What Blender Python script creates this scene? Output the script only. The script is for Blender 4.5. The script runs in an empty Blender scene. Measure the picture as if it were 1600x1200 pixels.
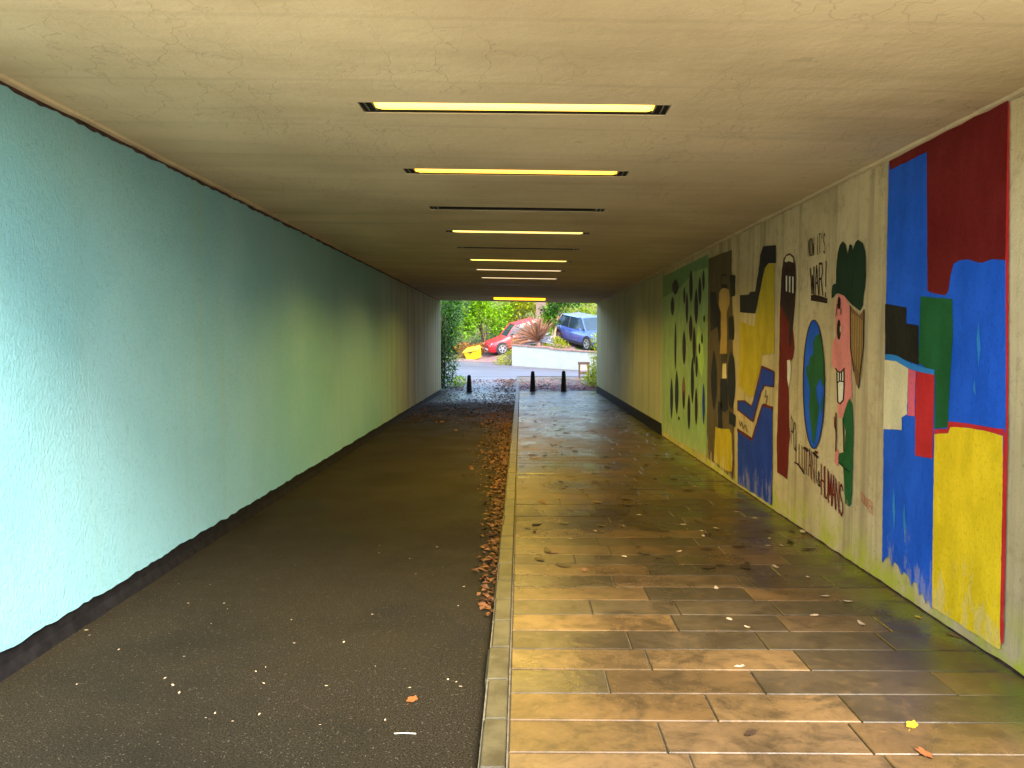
import bpy, bmesh, math, random
from mathutils import Vector, Matrix, Euler

R = math.radians
S = bpy.context.scene
C = S.collection
random.seed(11)

# ------------------------------------------------------------------ camera
HC = 1.62
F = 1200.0
PITCH = math.atan(67 / F)
YAW = math.atan(14 / F)
cam_d = bpy.data.cameras.new('camera')
cam_d.sensor_width = 36
cam_d.lens = 27.0
cam_d.clip_start = 0.05
cam_d.clip_end = 2000
cam = bpy.data.objects.new('camera', cam_d)
C.objects.link(cam)
cam.location = (0, 0, HC)
cam.rotation_euler = (R(90) - PITCH, 0, YAW)
S.camera = cam
RM = cam.rotation_euler.to_matrix()

# ------------------------------------------------------------------ light
EL, AZ = 44, 150          # soft sun behind the camera, to its right
w = bpy.data.worlds.new('World')
S.world = w
w.use_nodes = True
nt = w.node_tree
sky = nt.nodes.new('ShaderNodeTexSky')
sky.sky_type = 'NISHITA'
sky.sun_disc = False
sky.sun_elevation = R(EL)
sky.sun_rotation = R(AZ)
sky.air_density = 1.2
sky.dust_density = 1.5
nt.links.new(sky.outputs[0], nt.nodes['Background'].inputs[0])
nt.nodes['Background'].inputs[1].default_value = 0.15
sd = bpy.data.lights.new('sun', 'SUN')
sd.energy = 1.5
sd.angle = R(26)
sd.color = (1.0, 0.93, 0.80)
sun = bpy.data.objects.new('sun', sd)
C.objects.link(sun)
az = R(AZ)
sdir = Vector((math.sin(az) * math.cos(R(EL)), math.cos(az) * math.cos(R(EL)), math.sin(R(EL))))
sun.rotation_euler = sdir.to_track_quat('Z', 'Y').to_euler()
S.view_settings.view_transform = 'Standard'
S.view_settings.look = 'None'
S.view_settings.exposure = 2.85
S.view_settings.gamma = 1
S.cycles.use_denoising = True
S.cycles.max_bounces = 8
S.cycles.diffuse_bounces = 6
S.cycles.sample_clamp_indirect = 8

# ------------------------------------------------------------------ dimensions
XL, XR = -2.49, 2.351      # inner faces of the walls
Y0, Y1 = 2.5, 24.0        # the mouths
ZP = 0.045                 # pavement height
KL, KR = -0.163, -0.055    # kerb


def zc(x):
    return HC + 1.27 - (x - XL) * 0.0205


def ray(px, py):
    return RM @ Vector(((px - 800) / F, -(py - 600) / F, -1))


def on_x(px, py, x):
    d = ray(px, py)
    t = x / d.x
    return Vector((x, d.y * t, HC + d.z * t))


def on_z(px, py, z):
    d = ray(px, py)
    t = (z - HC) / d.z
    return Vector((d.x * t, d.y * t, z))


def sm(a, b, x):
    t = min(1, max(0, (x - a) / (b - a)))
    return t * t * (3 - 2 * t)


# wall line of the white garden wall outside
WA, WB = Vector((-0.45, 38.0)), Vector((4.6, 34.85))


def wall_y(x):
    return WA.y + (x - WA.x) * (WB.y - WA.y) / (WB.x - WA.x)


def T(x, y):
    """height of the land"""
    if y < 24:
        return 0.0
    yy = min(y, 60)
    b = 0.025 * (yy - 24) + 0.035 * (1 - max(-8, min(6, x))) * sm(30, 38, yy)
    p = 0.885 + 0.23 * (max(-8, min(x, 2.0)) + 0.97) + 0.17 * (min(y, 58) - 43)
    if y > 51:
        p += .55 * (min(y, 62) - 51)
    if x > -0.3 and y > wall_y(x) + 0.36:
        return max(b, p, 1.14)
    if y > 38:
        return max(b, p)
    return b


# ------------------------------------------------------------------ materials
def lin(c):
    return tuple(c) + (1,)


class NT:
    def __init__(self, name):
        self.m = bpy.data.materials.new(name)
        self.m.use_nodes = True
        self.t = self.m.node_tree
        self.b = self.t.nodes['Principled BSDF']
        self.tc = self.t.nodes.new('ShaderNodeTexCoord')

    def n(self, typ, **kw):
        nd = self.t.nodes.new(typ)
        for k, v in kw.items():
            setattr(nd, k, v)
        return nd

    def l(self, a, b):
        self.t.links.new(a, b)

    def set(self, nd, i, v):
        if hasattr(v, 'is_linked') or hasattr(v, 'links'):
            self.l(v, nd.inputs[i])
        else:
            nd.inputs[i].default_value = v

    def co(self, scale=(1, 1, 1), loc=(0, 0, 0)):
        mp = self.n('ShaderNodeMapping')
        mp.inputs['Scale'].default_value = scale
        mp.inputs['Location'].default_value = loc
        self.l(self.tc.outputs['Object'], mp.inputs['Vector'])
        return mp.outputs[0]

    def noise(self, scale, detail=4, rough=.55, vec=None, dist=0):
        nd = self.n('ShaderNodeTexNoise')
        nd.inputs['Scale'].default_value = scale
        nd.inputs['Detail'].default_value = detail
        nd.inputs['Roughness'].default_value = rough
        nd.inputs['Distortion'].default_value = dist
        self.l(vec if vec else self.co(), nd.inputs['Vector'])
        return nd.outputs['Fac']

    def ramp(self, v, a, b, to=(0, 1)):
        nd = self.n('ShaderNodeMapRange')
        nd.interpolation_type = 'SMOOTHSTEP'
        self.l(v, nd.inputs[0])
        nd.inputs[1].default_value = a
        nd.inputs[2].default_value = b
        nd.inputs[3].default_value = to[0]
        nd.inputs[4].default_value = to[1]
        return nd.outputs[0]

    def mix(self, f, a, b, mode='MIX'):
        nd = self.n('ShaderNodeMix', data_type='RGBA', blend_type=mode)
        self.set(nd, 0, f)
        for i, v in ((6, a), (7, b)):
            if isinstance(v, tuple):
                nd.inputs[i].default_value = v if len(v) == 4 else lin(v)
            else:
                self.l(v, nd.inputs[i])
        return nd.outputs[2]

    def math(self, op, a, b=0.0):
        nd = self.n('ShaderNodeMath', operation=op)
        self.set(nd, 0, a)
        self.set(nd, 1, b)
        return nd.outputs[0]

    def bump(self, h, strength=.3, dist=.01, prev=None):
        nd = self.n('ShaderNodeBump')
        nd.inputs['Strength'].default_value = strength
        nd.inputs['Distance'].default_value = dist
        self.l(h, nd.inputs['Height'])
        if prev:
            self.l(prev, nd.inputs['Normal'])
        self.l(nd.outputs[0], self.b.inputs['Normal'])
        return nd.outputs[0]

    def base(self, c):
        self.set(self.b, 'Base Color', lin(c) if isinstance(c, tuple) and len(c) == 3 else c)

    def rough(self, v):
        self.set(self.b, 'Roughness', v)

    def zed(self):
        sp = self.n('ShaderNodeSeparateXYZ')
        self.l(self.tc.outputs['Object'], sp.inputs[0])
        return sp.outputs


def plain(name, col, rough=.55, var=.18, scale=9, bump=.25, bscale=70, metal=0, spec=.5, coat=0):
    k = NT(name)
    a = tuple(c * (1 - var) for c in col)
    b = tuple(min(1, c * (1 + var)) for c in col)
    k.base(k.mix(k.ramp(k.noise(scale), .3, .7), a, b))
    k.rough(rough)
    k.b.inputs['Metallic'].default_value = metal
    k.b.inputs['Specular IOR Level'].default_value = spec
    k.b.inputs['Coat Weight'].default_value = coat
    if bump:
        k.bump(k.noise(bscale), bump, .004)
    return k.m


def m_ceiling():
    k = NT('ceiling_concrete')
    big = k.noise(.9, 5)
    streak = k.noise(1.0, 5, .6, k.co((.35, 3.2, 1)))
    fine = k.noise(60, 3)
    col = k.mix(k.ramp(big, .3, .7), (.50, .385, .215), (.62, .495, .285))
    col = k.mix(k.ramp(streak, .42, .75, (0, .36)), col, (.30, .225, .12))
    # shutter-board marks across, hairline crazing
    wv = k.n('ShaderNodeTexWave', wave_type='BANDS', bands_direction='Y')
    wv.inputs['Scale'].default_value = .42
    wv.inputs['Distortion'].default_value = .6
    k.l(k.co(), wv.inputs['Vector'])
    line = k.ramp(wv.outputs['Fac'], .0, .012, (1, 0))
    nz = k.n('ShaderNodeTexNoise')
    nz.inputs['Scale'].default_value = 3.5
    nz.inputs['Detail'].default_value = 5
    k.l(k.co(), nz.inputs['Vector'])
    vm = k.n('ShaderNodeVectorMath', operation='MULTIPLY_ADD')
    k.l(nz.outputs['Color'], vm.inputs[0])
    vm.inputs[1].default_value = (.9, .9, .9)
    k.l(k.co((3.2, 1.1, 1)), vm.inputs[2])
    vo = k.n('ShaderNodeTexVoronoi', feature='DISTANCE_TO_EDGE')
    vo.inputs['Scale'].default_value = 1.6
    k.l(vm.outputs[0], vo.inputs['Vector'])
    crack = k.ramp(vo.outputs['Distance'], .0, .022, (1, 0))
    mask = k.ramp(k.noise(.8, 3, .5, k.co((1, 1, 1), (3, 1.5, 0))), .42, .58)
    crack = k.math('MULTIPLY', crack, mask)
    both = k.math('MAXIMUM', k.math('MULTIPLY', crack, .28), k.math('MULTIPLY', line, .12))
    col = k.mix(both, col, (.22, .165, .085))
    spots = k.ramp(k.noise(7, 2), .72, .76, (0, .4))
    col = k.mix(spots, col, (.30, .235, .13))
    k.base(col)
    k.rough(.85)
    n1 = k.bump(k.math('SUBTRACT', k.noise(14, 6, .65), k.math('MULTIPLY', both, .7)), .5, .012)
    k.bump(fine, .35, .004, n1)
    return k.m


def m_mint():
    k = NT('mint_masonry_paint')
    col = k.mix(k.ramp(k.noise(.55, 3), .35, .65), (.195, .43, .475), (.25, .485, .53))
    st = k.noise(1, 4, .6, k.co((4, 4, .22)))
    col = k.mix(k.ramp(st, .48, .75, (0, .3)), col, (.26, .38, .28))
    col = k.mix(k.ramp(k.noise(1, 5, .6, k.co((9, 9, .12))), .6, .8, (0, .18)), col, (.27, .34, .20))
    # construction joints every few metres
    y = k.zed()[1]
    fr = k.math('ABSOLUTE', k.math('SUBTRACT', k.math('FRACT', k.math('DIVIDE', y, 1.22)), .5))
    col = k.mix(k.ramp(fr, .0, .008, (.16, 0)), col, (.2, .3, .24))
    col = k.mix(k.ramp(k.noise(48, 3, .7, k.co((1, 1, .6))), .5, .72, (0, .35)), col, (.13, .28, .25))
    # beige, streaky paint towards the far mouth, with the deep shade mixed into it
    age = k.ramp(k.math('ADD', y, k.math('MULTIPLY', k.noise(.8, 3), 3)), 13.5, 19.5)
    bg = k.mix(k.ramp(k.noise(1, 5, .65, k.co((5, 5, .2))), .4, .66), (.34, .33, .18), (.20, .165, .08))
    col = k.mix(age, col, bg)
    k.base(col)
    k.rough(.6)
    k.b.inputs['Specular IOR Level'].default_value = .25
    n1 = k.bump(k.noise(55, 5, .75, k.co((1, 1, .6))), 1.0, .012)
    k.bump(k.noise(11, 4), .25, .015, n1)
    return k.m


def m_aged():
    k = NT('aged_cream_green_paint')
    col = k.mix(k.ramp(k.noise(.7, 4), .3, .7), (.34, .36, .17), (.44, .44, .24))
    col = k.mix(k.ramp(k.noise(1, 5, .65, k.co((5, 5, .25))), .5, .72, (0, .6)), col, (.24, .20, .08))
    k.base(col)
    k.rough(.6)
    k.b.inputs['Specular IOR Level'].default_value = .25
    k.bump(k.noise(55, 5, .75), .9, .010)
    return k.m


def m_wall():
    k = NT('bare_wall_concrete')
    col = k.mix(k.ramp(k.noise(1.4, 5), .3, .7), (.43, .335, .17), (.58, .465, .255))
    st = k.noise(1, 5, .65, k.co((5, 5, .25)))
    col = k.mix(k.ramp(st, .45, .70, (0, .75)), col, (.22, .165, .08))
    col = k.mix(k.ramp(k.noise(9, 6, .75), .5, .68, (0, .45)), col, (.27, .20, .10))
    bd = k.noise(1, 2, .5, k.co((14, 14, .06)))
    col = k.mix(k.ramp(bd, .55, .75, (0, .4)), col, (.62, .53, .36))
    z = k.zed()[2]
    moss = k.math('MULTIPLY', k.ramp(z, .05, .42, (1, 0)), k.ramp(k.noise(5, 5), .35, .6))
    col = k.mix(moss, col, (.40, .40, .035))
    col = k.mix(k.ramp(k.noise(38, 2), .68, .74, (0, .5)), col, (.17, .125, .065))
    k.base(col)
    k.rough(.85)
    n1 = k.bump(k.noise(26, 6, .7), .5, .012)
    k.bump(k.noise(130, 2), .5, .006, n1)
    return k.m


def m_paint(name, col, wear=(.55, .46, .28), amt=.5, var=.12):
    k = NT(name)
    a = tuple(c * (1 - var) for c in col)
    b = tuple(min(1, c * (1 + var) + .006) for c in col)
    c1 = k.mix(k.ramp(k.noise(6, 5, .6, k.co((1, 1, .5))), .3, .7), a, b)
    # drips / scuffs where the wall shows, more towards the damp foot of the wall
    z = k.zed()[2]
    foot = k.ramp(z, .06, .75, (1, 0))
    nz = k.noise(1, 6, .7, k.co((9, 9, 3)))
    th = k.math('ADD', k.math('MULTIPLY', nz, 1.0), k.math('MULTIPLY', foot, .27))
    wearf = k.ramp(th, .70, .82, (0, amt))
    c1 = k.mix(wearf, c1, wear)
    spk = k.noise(70, 4, .75, k.co((1, 1, .6)))
    c1 = k.mix(k.ramp(spk, .52, .70, (0, .45)), c1, tuple(c * .35 for c in col))
    c1 = k.mix(k.ramp(spk, .26, .40, (.3, 0)), c1, tuple(min(1, c * 1.3 + .006) for c in col))
    k.base(c1)
    k.rough(.6)
    k.b.inputs['Specular IOR Level'].default_value = .25
    n1 = k.bump(k.noise(28, 6, .7), .45, .01)
    k.bump(k.noise(130, 2), .35, .004, n1)
    return k.m


def m_asphalt():
    k = NT('tunnel_asphalt')
    g = k.noise(140, 3, .7)
    col = k.mix(k.ramp(g, .35, .7), (.003, .0023, .0014), (.044, .033, .015))
    pat = k.noise(.9, 5)
    col = k.mix(k.ramp(pat, .45, .7, (0, .55)), col, (.008, .007, .004))
    vo = k.n('ShaderNodeTexVoronoi', feature='F1')
    vo.inputs['Scale'].default_value = 75
    k.l(k.co(), vo.inputs['Vector'])
    stone = k.math('MULTIPLY', k.ramp(vo.outputs['Distance'], .12, .3, (1, 0)), k.ramp(k.noise(40, 2), .5, .62))
    col = k.mix(k.math('MULTIPLY', stone, .6), col, (.18, .15, .10))
    k.base(col)
    # rain has blown in at the far mouth and left that end wet
    yw = k.math('ADD', k.zed()[1], k.math('MULTIPLY', k.noise(.55, 4), 6))
    wet = k.ramp(yw, 22.3, 24.0)
    k.rough(k.mix(wet, k.ramp(k.noise(1.1, 4), .35, .7, (.7, .9)), (.3, .3, .3)))
    k.set(k.b, 'Specular IOR Level', k.ramp(yw, 22.3, 24.0, (.12, .6)))
    n1 = k.bump(g, .8, .006)
    k.bump(vo.outputs['Distance'], .4, .006, n1)
    return k.m


def m_slab():
    k = NT('wet_stone_slabs')
    at = k.n('ShaderNodeAttribute', attribute_name='tint')
    big = k.noise(5.5, 7, .7, k.co((1, 1.15, 1)), .6)
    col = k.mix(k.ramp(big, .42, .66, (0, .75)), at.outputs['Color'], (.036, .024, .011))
    col = k.mix(k.ramp(k.noise(16, 5, .7), .5, .7, (0, .3)), col, (.19, .105, .036))
    col = k.mix(k.ramp(k.noise(45, 3), .55, .75, (0, .35)), col, (.03, .021, .012))
    damp = k.noise(1.3, 5, .6, k.co((1, .8, 1), (5, 2, 0)))
    col = k.mix(k.ramp(damp, .45, .62, (0, .45)), col, (.028, .02, .010))
    x = k.zed()[0]
    moss = k.math('MULTIPLY', k.ramp(x, 1.85, 2.34), k.ramp(k.noise(4, 5), .35, .6))
    col = k.mix(moss, col, (.10, .11, .010))
    k.base(col)
    k.rough(k.ramp(k.noise(1.3, 5, .6, k.co((1, .8, 1), (5, 2, 0))), .35, .68, (.40, .20)))
    n1 = k.bump(k.noise(24, 5, .6), .22, .006)
    k.bump(k.noise(3, 3), .25, .02, n1)
    return k.m


def m_leaf(name, col, var=.45, trans=.25, rough=.45):
    k = NT(name)
    at = k.n('ShaderNodeAttribute', attribute_name='tint')
    a = tuple(c * (1 - var) for c in col)
    b = tuple(min(1, c * (1 + var)) for c in col)
    k.base(k.mix(at.outputs['Fac'], a, b))
    k.rough(rough)
    k.b.inputs['Specular IOR Level'].default_value = .22
    if trans:
        tr = k.n('ShaderNodeBsdfTranslucent')
        k.l(k.mix(at.outputs['Fac'], tuple(c * 1.1 for c in a), tuple(min(1, c * 1.3) for c in b)), tr.inputs[0])
        ms = k.n('ShaderNodeMixShader')
        ms.inputs[0].default_value = trans
        k.l(k.b.outputs[0], ms.inputs[1])
        k.l(tr.outputs[0], ms.inputs[2])
        k.l(ms.outputs[0], k.t.nodes['Material Output'].inputs[0])
    return k.m


def m_emit(name, col, st):
    k = NT(name)
    k.base((.8, .75, .6))
    k.rough(.4)
    k.b.inputs['Emission Color'].default_value = lin(col)
    k.b.inputs['Emission Strength'].default_value = st
    return k.m


def m_ground():
    k = NT('grass_and_soil')
    col = k.mix(k.ramp(k.noise(.6, 6), .35, .65), (.05, .075, .012), (.10, .12, .02))
    col = k.mix(k.ramp(k.noise(3, 6), .5, .68), col, (.11, .06, .03))
    k.base(col)
    k.rough(.9)
    k.bump(k.noise(20, 6), .8, .05)
    return k.m


def m_streetroad():
    k = NT('pale_street_asphalt')
    col = k.mix(k.ramp(k.noise(.7, 5, .6, k.co((.3, 2, 1))), .3, .7), (.060, .056, .074), (.10, .093, .112))
    col = k.mix(k.ramp(k.noise(90, 2), .5, .7, (0, .4)), col, (.07, .065, .075))
    k.base(col)
    k.rough(.42)
    k.bump(k.noise(60, 4), .4, .01)
    return k.m


def m_drive():
    return plain('pink_block_drive', (.17, .10, .088), .6, .3, 5, .4, 40)


def m_brick(name, c1, c2, mortar, scale=1):
    k = NT(name)
    br = k.n('ShaderNodeTexBrick')
    br.inputs['Color1'].default_value = lin(c1)
    br.inputs['Color2'].default_value = lin(c2)
    br.inputs['Mortar'].default_value = lin(mortar)
    br.inputs['Scale'].default_value = 4.4 * scale
    br.inputs['Mortar Size'].default_value = .012
    k.l(k.tc.outputs['Generated'], br.inputs['Vector'])
    k.base(br.outputs['Color'])
    k.rough(.85)
    k.bump(br.outputs['Fac'], .3, .01)
    return k.m


MAT = dict(
    ceiling=m_ceiling(), mint=m_mint(), aged=m_aged(), wall=m_wall(), asphalt=m_asphalt(), slab=m_slab(),
    ground=m_ground(), street=m_streetroad(), drive=m_drive(),
    bitumen=plain('black_bitumen_base', (.007, .006, .006), .85, .5, 12, .8, 40, spec=.15),
    joint=plain('dark_rusty_joint', (.05, .022, .014), .9, .6, 20, .8, 50),
    mortar=plain('joint_mortar', (.13, .105, .06), .8, .3, 20, .4, 60),
    kerb=plain('kerb_concrete', (.060, .048, .023), .5, .4, 7, .5, 60),
    bounce_apron=plain('pale_bounce_paving', (.58, .50, .36), .85, .12, 2, .4, 40),  # kept bright to throw light up to the ceiling near the mouth
    outer=plain('outer_concrete', (.34, .31, .25), .85, .2, 2, .4, 30),
    fixture=plain('black_lamp_housing', (.007, .006, .006), .6, .3, 9, .2, 50, spec=.15),
    rim=plain('lamp_end_bracket', (.30, .27, .21), .4, .2, 20, 0, metal=.6),
    dead=plain('unlit_grey_diffuser', (.010, .009, .008), .5, .3, 5, .1, 30, spec=.15),
    glint=plain('unlit_milky_diffuser', (.16, .14, .12), .25, .3, 5, .1, 30),
    bollard=plain('black_iron_paint', (.006, .005, .006), .6, .3, 20, .3, 80, spec=.2),
    white=plain('white_wall_render', (.27, .29, .265), .8, .06, 2, .3, 50),
    coping=plain('pink_brick_coping', (.22, .12, .10), .8, .3, 8, .4, 40),
    brickpink=m_brick('pink_pier_brick', (.12, .052, .034), (.09, .036, .024), (.13, .085, .065)),
    redcar=plain('red_car_paint', (.50, .006, .015), .4, .05, 3, 0, coat=.25),
    bluecar=plain('blue_car_paint', (.07, .12, .42), .22, .05, 3, 0, metal=.25, coat=1),
    glass=plain('car_glass', (.02, .035, .05), .12, .1, 3, 0, spec=.5),
    tyre=plain('tyre_rubber', (.015, .015, .016), .8, .2, 20, .2),
    alloy=plain('alloy_wheel', (.55, .56, .60), .3, .1, 20, 0, metal=.7),
    trim=plain('black_plastic_trim', (.02, .02, .025), .5, .2, 20, .1),
    lens=plain('clear_lamp_lens', (.7, .72, .75), .1, .05, 5, 0, spec=.9),
    plate=plain('plate_white', (.75, .75, .70), .4, .05, 9, 0),
    grit=plain('yellow_grit_plastic', (.62, .42, .008), .4, .08, 6, .1, 30),
    bark=plain('grey_brown_bark', (.13, .085, .05), .9, .4, 10, .9, 40),
    bark2=plain('tan_bark', (.30, .20, .11), .9, .3, 10, .9, 40),
    wood=plain('dark_brown_timber', (.055, .025, .018), .7, .4, 14, .5, 40),
    panel=plain('faded_pink_board', (.50, .30, .28), .6, .2, 8, .2),
    ivy=m_leaf('dark_ivy_leaf', (.028, .085, .006), .75, .2, .3),
    lgreen=m_leaf('lime_green_leaf', (.17, .32, .006), .55, .35),
    mgreen=m_leaf('mid_green_leaf', (.11, .24, .006), .65, .3),
    ygreen=m_leaf('yellow_green_leaf', (.25, .28, .006), .45, .35),
    hedge=m_leaf('bright_hedge_leaf', (.23, .32, .004), .4, .35),
    orange=m_leaf('orange_autumn_leaf', (.30, .12, .02), .5, .3),
    frond=m_leaf('pinkish_dry_frond', (.24, .115, .07), .4, .2, .5),
    frond2=m_leaf('pale_blue_grey_frond', (.24, .25, .32), .35, .2, .45),
    litter=m_leaf('brown_leaf_litter', (.115, .045, .016), .75, .0, .6),
)

for nm, a in {
    'red': ((.13, .0015, .002), .1), 'blue': ((.004, .085, .52), .3), 'dblue': ((.003, .035, .32), .25),
    'green': ((.005, .085, .02), .3), 'dgreen': ((.003, .022, .008), .12), 'yellow': ((.74, .50, .008), .4), 'black': ((.008, .0065, .004), .3),
    'cream': ((.62, .54, .32), .3), 'pink': ((.62, .10, .15), .3), 'skin': ((.62, .20, .17), .3), 'brightred': ((.48, .015, .018), .3),
    'lblue': ((.02, .19, .50), .4), 'ochre': ((.44, .33, .012), .5), 'dred': ((.10, .006, .008), .3), 'brown': ((.17, .085, .03), .4),
    'tan': ((.40, .26, .07), .4), 'pgreen': ((.26, .40, .16), .5), 'sgreen': ((.40, .62, .16), .4), 'dirty': ((.09, .062, .025), .6),
    'shadegreen': ((.13, .26, .10), .5), 'navy': ((.005, .005, .008), .3), 'white': ((.66, .62, .48), .3), 'ink': ((.02, .004, .004), .25),
}.items():
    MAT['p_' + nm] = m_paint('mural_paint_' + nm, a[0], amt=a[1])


# ------------------------------------------------------------------ mesh helpers
class MB:
    def __init__(s):
        s.v, s.f, s.t = [], [], []

    def quad(s, *p):
        i = len(s.v)
        s.v += [tuple(q) for q in p]
        s.f.append(tuple(range(i, i + len(p))))

    def box(s, x0, x1, y0, y1, z0, z1, M=None, ch=0):
        P = [Vector(p) for p in ((x0, y0, z0), (x1, y0, z0), (x1, y1, z0), (x0, y1, z0), (x0, y0, z1), (x1, y0, z1), (x1, y1, z1), (x0, y1, z1))]
        if M:
            P = [M @ p for p in P]
        i = len(s.v)
        s.v += [tuple(p) for p in P]
        s.f += [tuple(i + a for a in q) for q in ((3, 2, 1, 0), (4, 5, 6, 7), (0, 1, 5, 4), (1, 2, 6, 5), (2, 3, 7, 6), (3, 0, 4, 7))]

    def rings(s, rings, cap=True):
        """loft closed rings of equal length"""
        i = len(s.v)
        n = len(rings[0])
        for r in rings:
            s.v += [tuple(p) for p in r]
        for a in range(len(rings) - 1):
            for b in range(n):
                c = (b + 1) % n
                s.f.append((i + a * n + b, i + a * n + c, i + (a + 1) * n + c, i + (a + 1) * n + b))
        if cap:
            s.f.append(tuple(i + b for b in reversed(range(n))))
            s.f.append(tuple(i + (len(rings) - 1) * n + b for b in range(n)))

    def tube(s, pts, rad, n=7):
        rs = []
        for k, p in enumerate(pts):
            p = Vector(p)
            d = (Vector(pts[min(k + 1, len(pts) - 1)]) - Vector(pts[max(k - 1, 0)])).normalized()
            u = d.orthogonal().normalized()
            v = d.cross(u)
            r = rad[k] if isinstance(rad, (list, tuple)) else rad
            rs.append([p + (u * math.cos(2 * math.pi * j / n) + v * math.sin(2 * math.pi * j / n)) * r for j in range(n)])
        # keep rings aligned
        for k in range(1, len(rs)):
            best = min(range(n), key=lambda o: (rs[k][o] - rs[k - 1][0]).length)
            rs[k] = rs[k][best:] + rs[k][:best]
        s.rings(rs)

    def leaf(s, p, d, up, ln, wd, curl=.15, tint=None):
        """a folded leaf of four small faces"""
        d = d.normalized()
        sd = d.cross(up)
        if sd.length < 1e-4:
            sd = d.orthogonal()
        sd.normalize()
        nn = sd.cross(d)
        i = len(s.v)
        a = p
        m = p + d * ln * .5 + nn * curl * ln
        e = p + d * ln
        l_ = p + d * ln * .42 + sd * wd * .5 + nn * curl * ln * 1.7
        r_ = p + d * ln * .42 - sd * wd * .5 + nn * curl * ln * 1.7
        s.v += [tuple(q) for q in (a, l_, e, r_, m)]
        s.f += [(i, i + 4, i + 1), (i + 1, i + 4, i + 2), (i, i + 3, i + 4), (i + 3, i + 2, i + 4)]
        t = random.random() if tint is None else tint
        s.t += [t] * 4

    def mesh(s, name, mat, smooth=False):
        me = bpy.data.meshes.new(name)
        me.from_pydata(s.v, [], s.f)
        me.materials.append(mat)
        if s.t and len(s.t) == len(s.f):
            at = me.attributes.new('tint', 'FLOAT_COLOR', 'FACE')
            buf = []
            for t in s.t:
                buf += [t, t, t, 1] if not isinstance(t, tuple) else list(t) + [1]
            at.data.foreach_set('color', buf)
        if smooth:
            me.polygons.foreach_set('use_smooth', [True] * len(me.polygons))
        me.update()
        return me

    def build(s, name, mat, parent=None, smooth=False, fix=True):
        me = s.mesh(name, mat, smooth)
        if fix and not s.t:
            bm = bmesh.new()
            bm.from_mesh(me)
            bmesh.ops.recalc_face_normals(bm, faces=bm.faces)
            bm.to_mesh(me)
            bm.free()
        o = bpy.data.objects.new(name, me)
        C.objects.link(o)
        o.parent = parent
        return o


def tag(o, label=None, cat=None, group=None, kind=None):
    for k, v in (('label', label), ('category', cat), ('group', group), ('kind', kind)):
        if v:
            o[k] = v
    return o


def empty(name, loc=(0, 0, 0), rz=0):
    o = bpy.data.objects.new(name, None)
    C.objects.link(o)
    o.location = loc
    o.rotation_euler = (0, 0, rz)
    o.empty_display_size = .2
    return o


def copy_tree(o, parent=None):
    c = o.copy()
    C.objects.link(c)
    c.parent = parent
    for ch in list(o.children):
        copy_tree(ch, c)
    return c


def bevel(o, w, seg=2, ang=30):
    m = o.modifiers.new('edge', 'BEVEL')
    m.width = w
    m.segments = seg
    m.limit_method = 'ANGLE'
    m.angle_limit = R(ang)
    return o


def drange(a, b, st):
    n = max(1, round((b - a) / st))
    return [a + (b - a) * i / n for i in range(n + 1)]


# ------------------------------------------------------------------ ground, roads, pavement, kerb
xs = sorted(set([-150, -90, -60, -40, -30] + drange(-24, -8, 2) + drange(-8, -1, .5) + drange(-1, 5, .2) + drange(5, 8, .5) + drange(8, 24, 2) + [30, 40, 60, 90, 150]))
ys = sorted(set([-150, -80, -40, -20, -8, 0, 12] + drange(24, 34, 1) + drange(34, 40, .2) + drange(40, 51, .4) + drange(51, 62, 1) + drange(50, 62, 2) + [75, 100, 150, 260]))
g = MB()
nx = len(xs)
for y in ys:
    for x in xs:
        g.v.append((x, y, T(x, y) - .03))
for j in range(len(ys) - 1):
    for i in range(nx - 1):
        g.f.append((j * nx + i, j * nx + i + 1, (j + 1) * nx + i + 1, (j + 1) * nx + i))
tag(g.build('ground', MAT['ground'], smooth=True), kind='structure')


def sheet(name, x0, x1, yy, dz, mat, xn=1, yfun=None):
    b = MB()
    xx = [x0 + (x1 - x0) * i / xn for i in range(xn + 1)]
    for y in yy:
        for x in xx:
            b.v.append((x, y, T(x, y) + dz))
    n = xn + 1
    for j in range(len(yy) - 1):
        for i in range(xn):
            b.f.append((j * n + i, j * n + i + 1, (j + 1) * n + i + 1, (j + 1) * n + i))
    return tag(b.build(name, mat), kind='structure')


sheet('road', XL - .25, KL, [Y0 - .2, 12, 24, 24.6], 0.0, MAT['asphalt'], 4)
sheet('bounce_forecourt', -14, KL, [-20, -6, Y0 - .204], .001, MAT['bounce_apron'], 6)  # unseen ground, added pale to bounce light into the tunnel
sheet('bounce_forecourt', XR + .03, 14, [-20, -6, Y0 - .204], .001, MAT['bounce_apron'], 6)
sheet('road', XL - .6, KL, drange(24.604, 31.2, .8), .004, MAT['street'], 4)
sheet('street', -45, 30, drange(31.2, 35, .5), .008, MAT['street'], 90)
# far half of the street runs up to the foot of the wall and the drive
b = MB()
gx = drange(-45, 30, .5)
for x in gx:
    e = min(wall_y(x) - .05, 41) if x > -.4 else 40.2
    e = max(e, 35.2) if x < 4 else 35.2
    for t in range(9):
        y = 35 + (e - 35) * t / 8
        b.v.append((x, y, T(x, y) + .010))
for i in range(len(gx) - 1):
    for t in range(8):
        b.f.append((i * 9 + t, (i + 1) * 9 + t, (i + 1) * 9 + t + 1, i * 9 + t + 1))
tag(b.build('street', MAT['street']), kind='structure')
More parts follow.
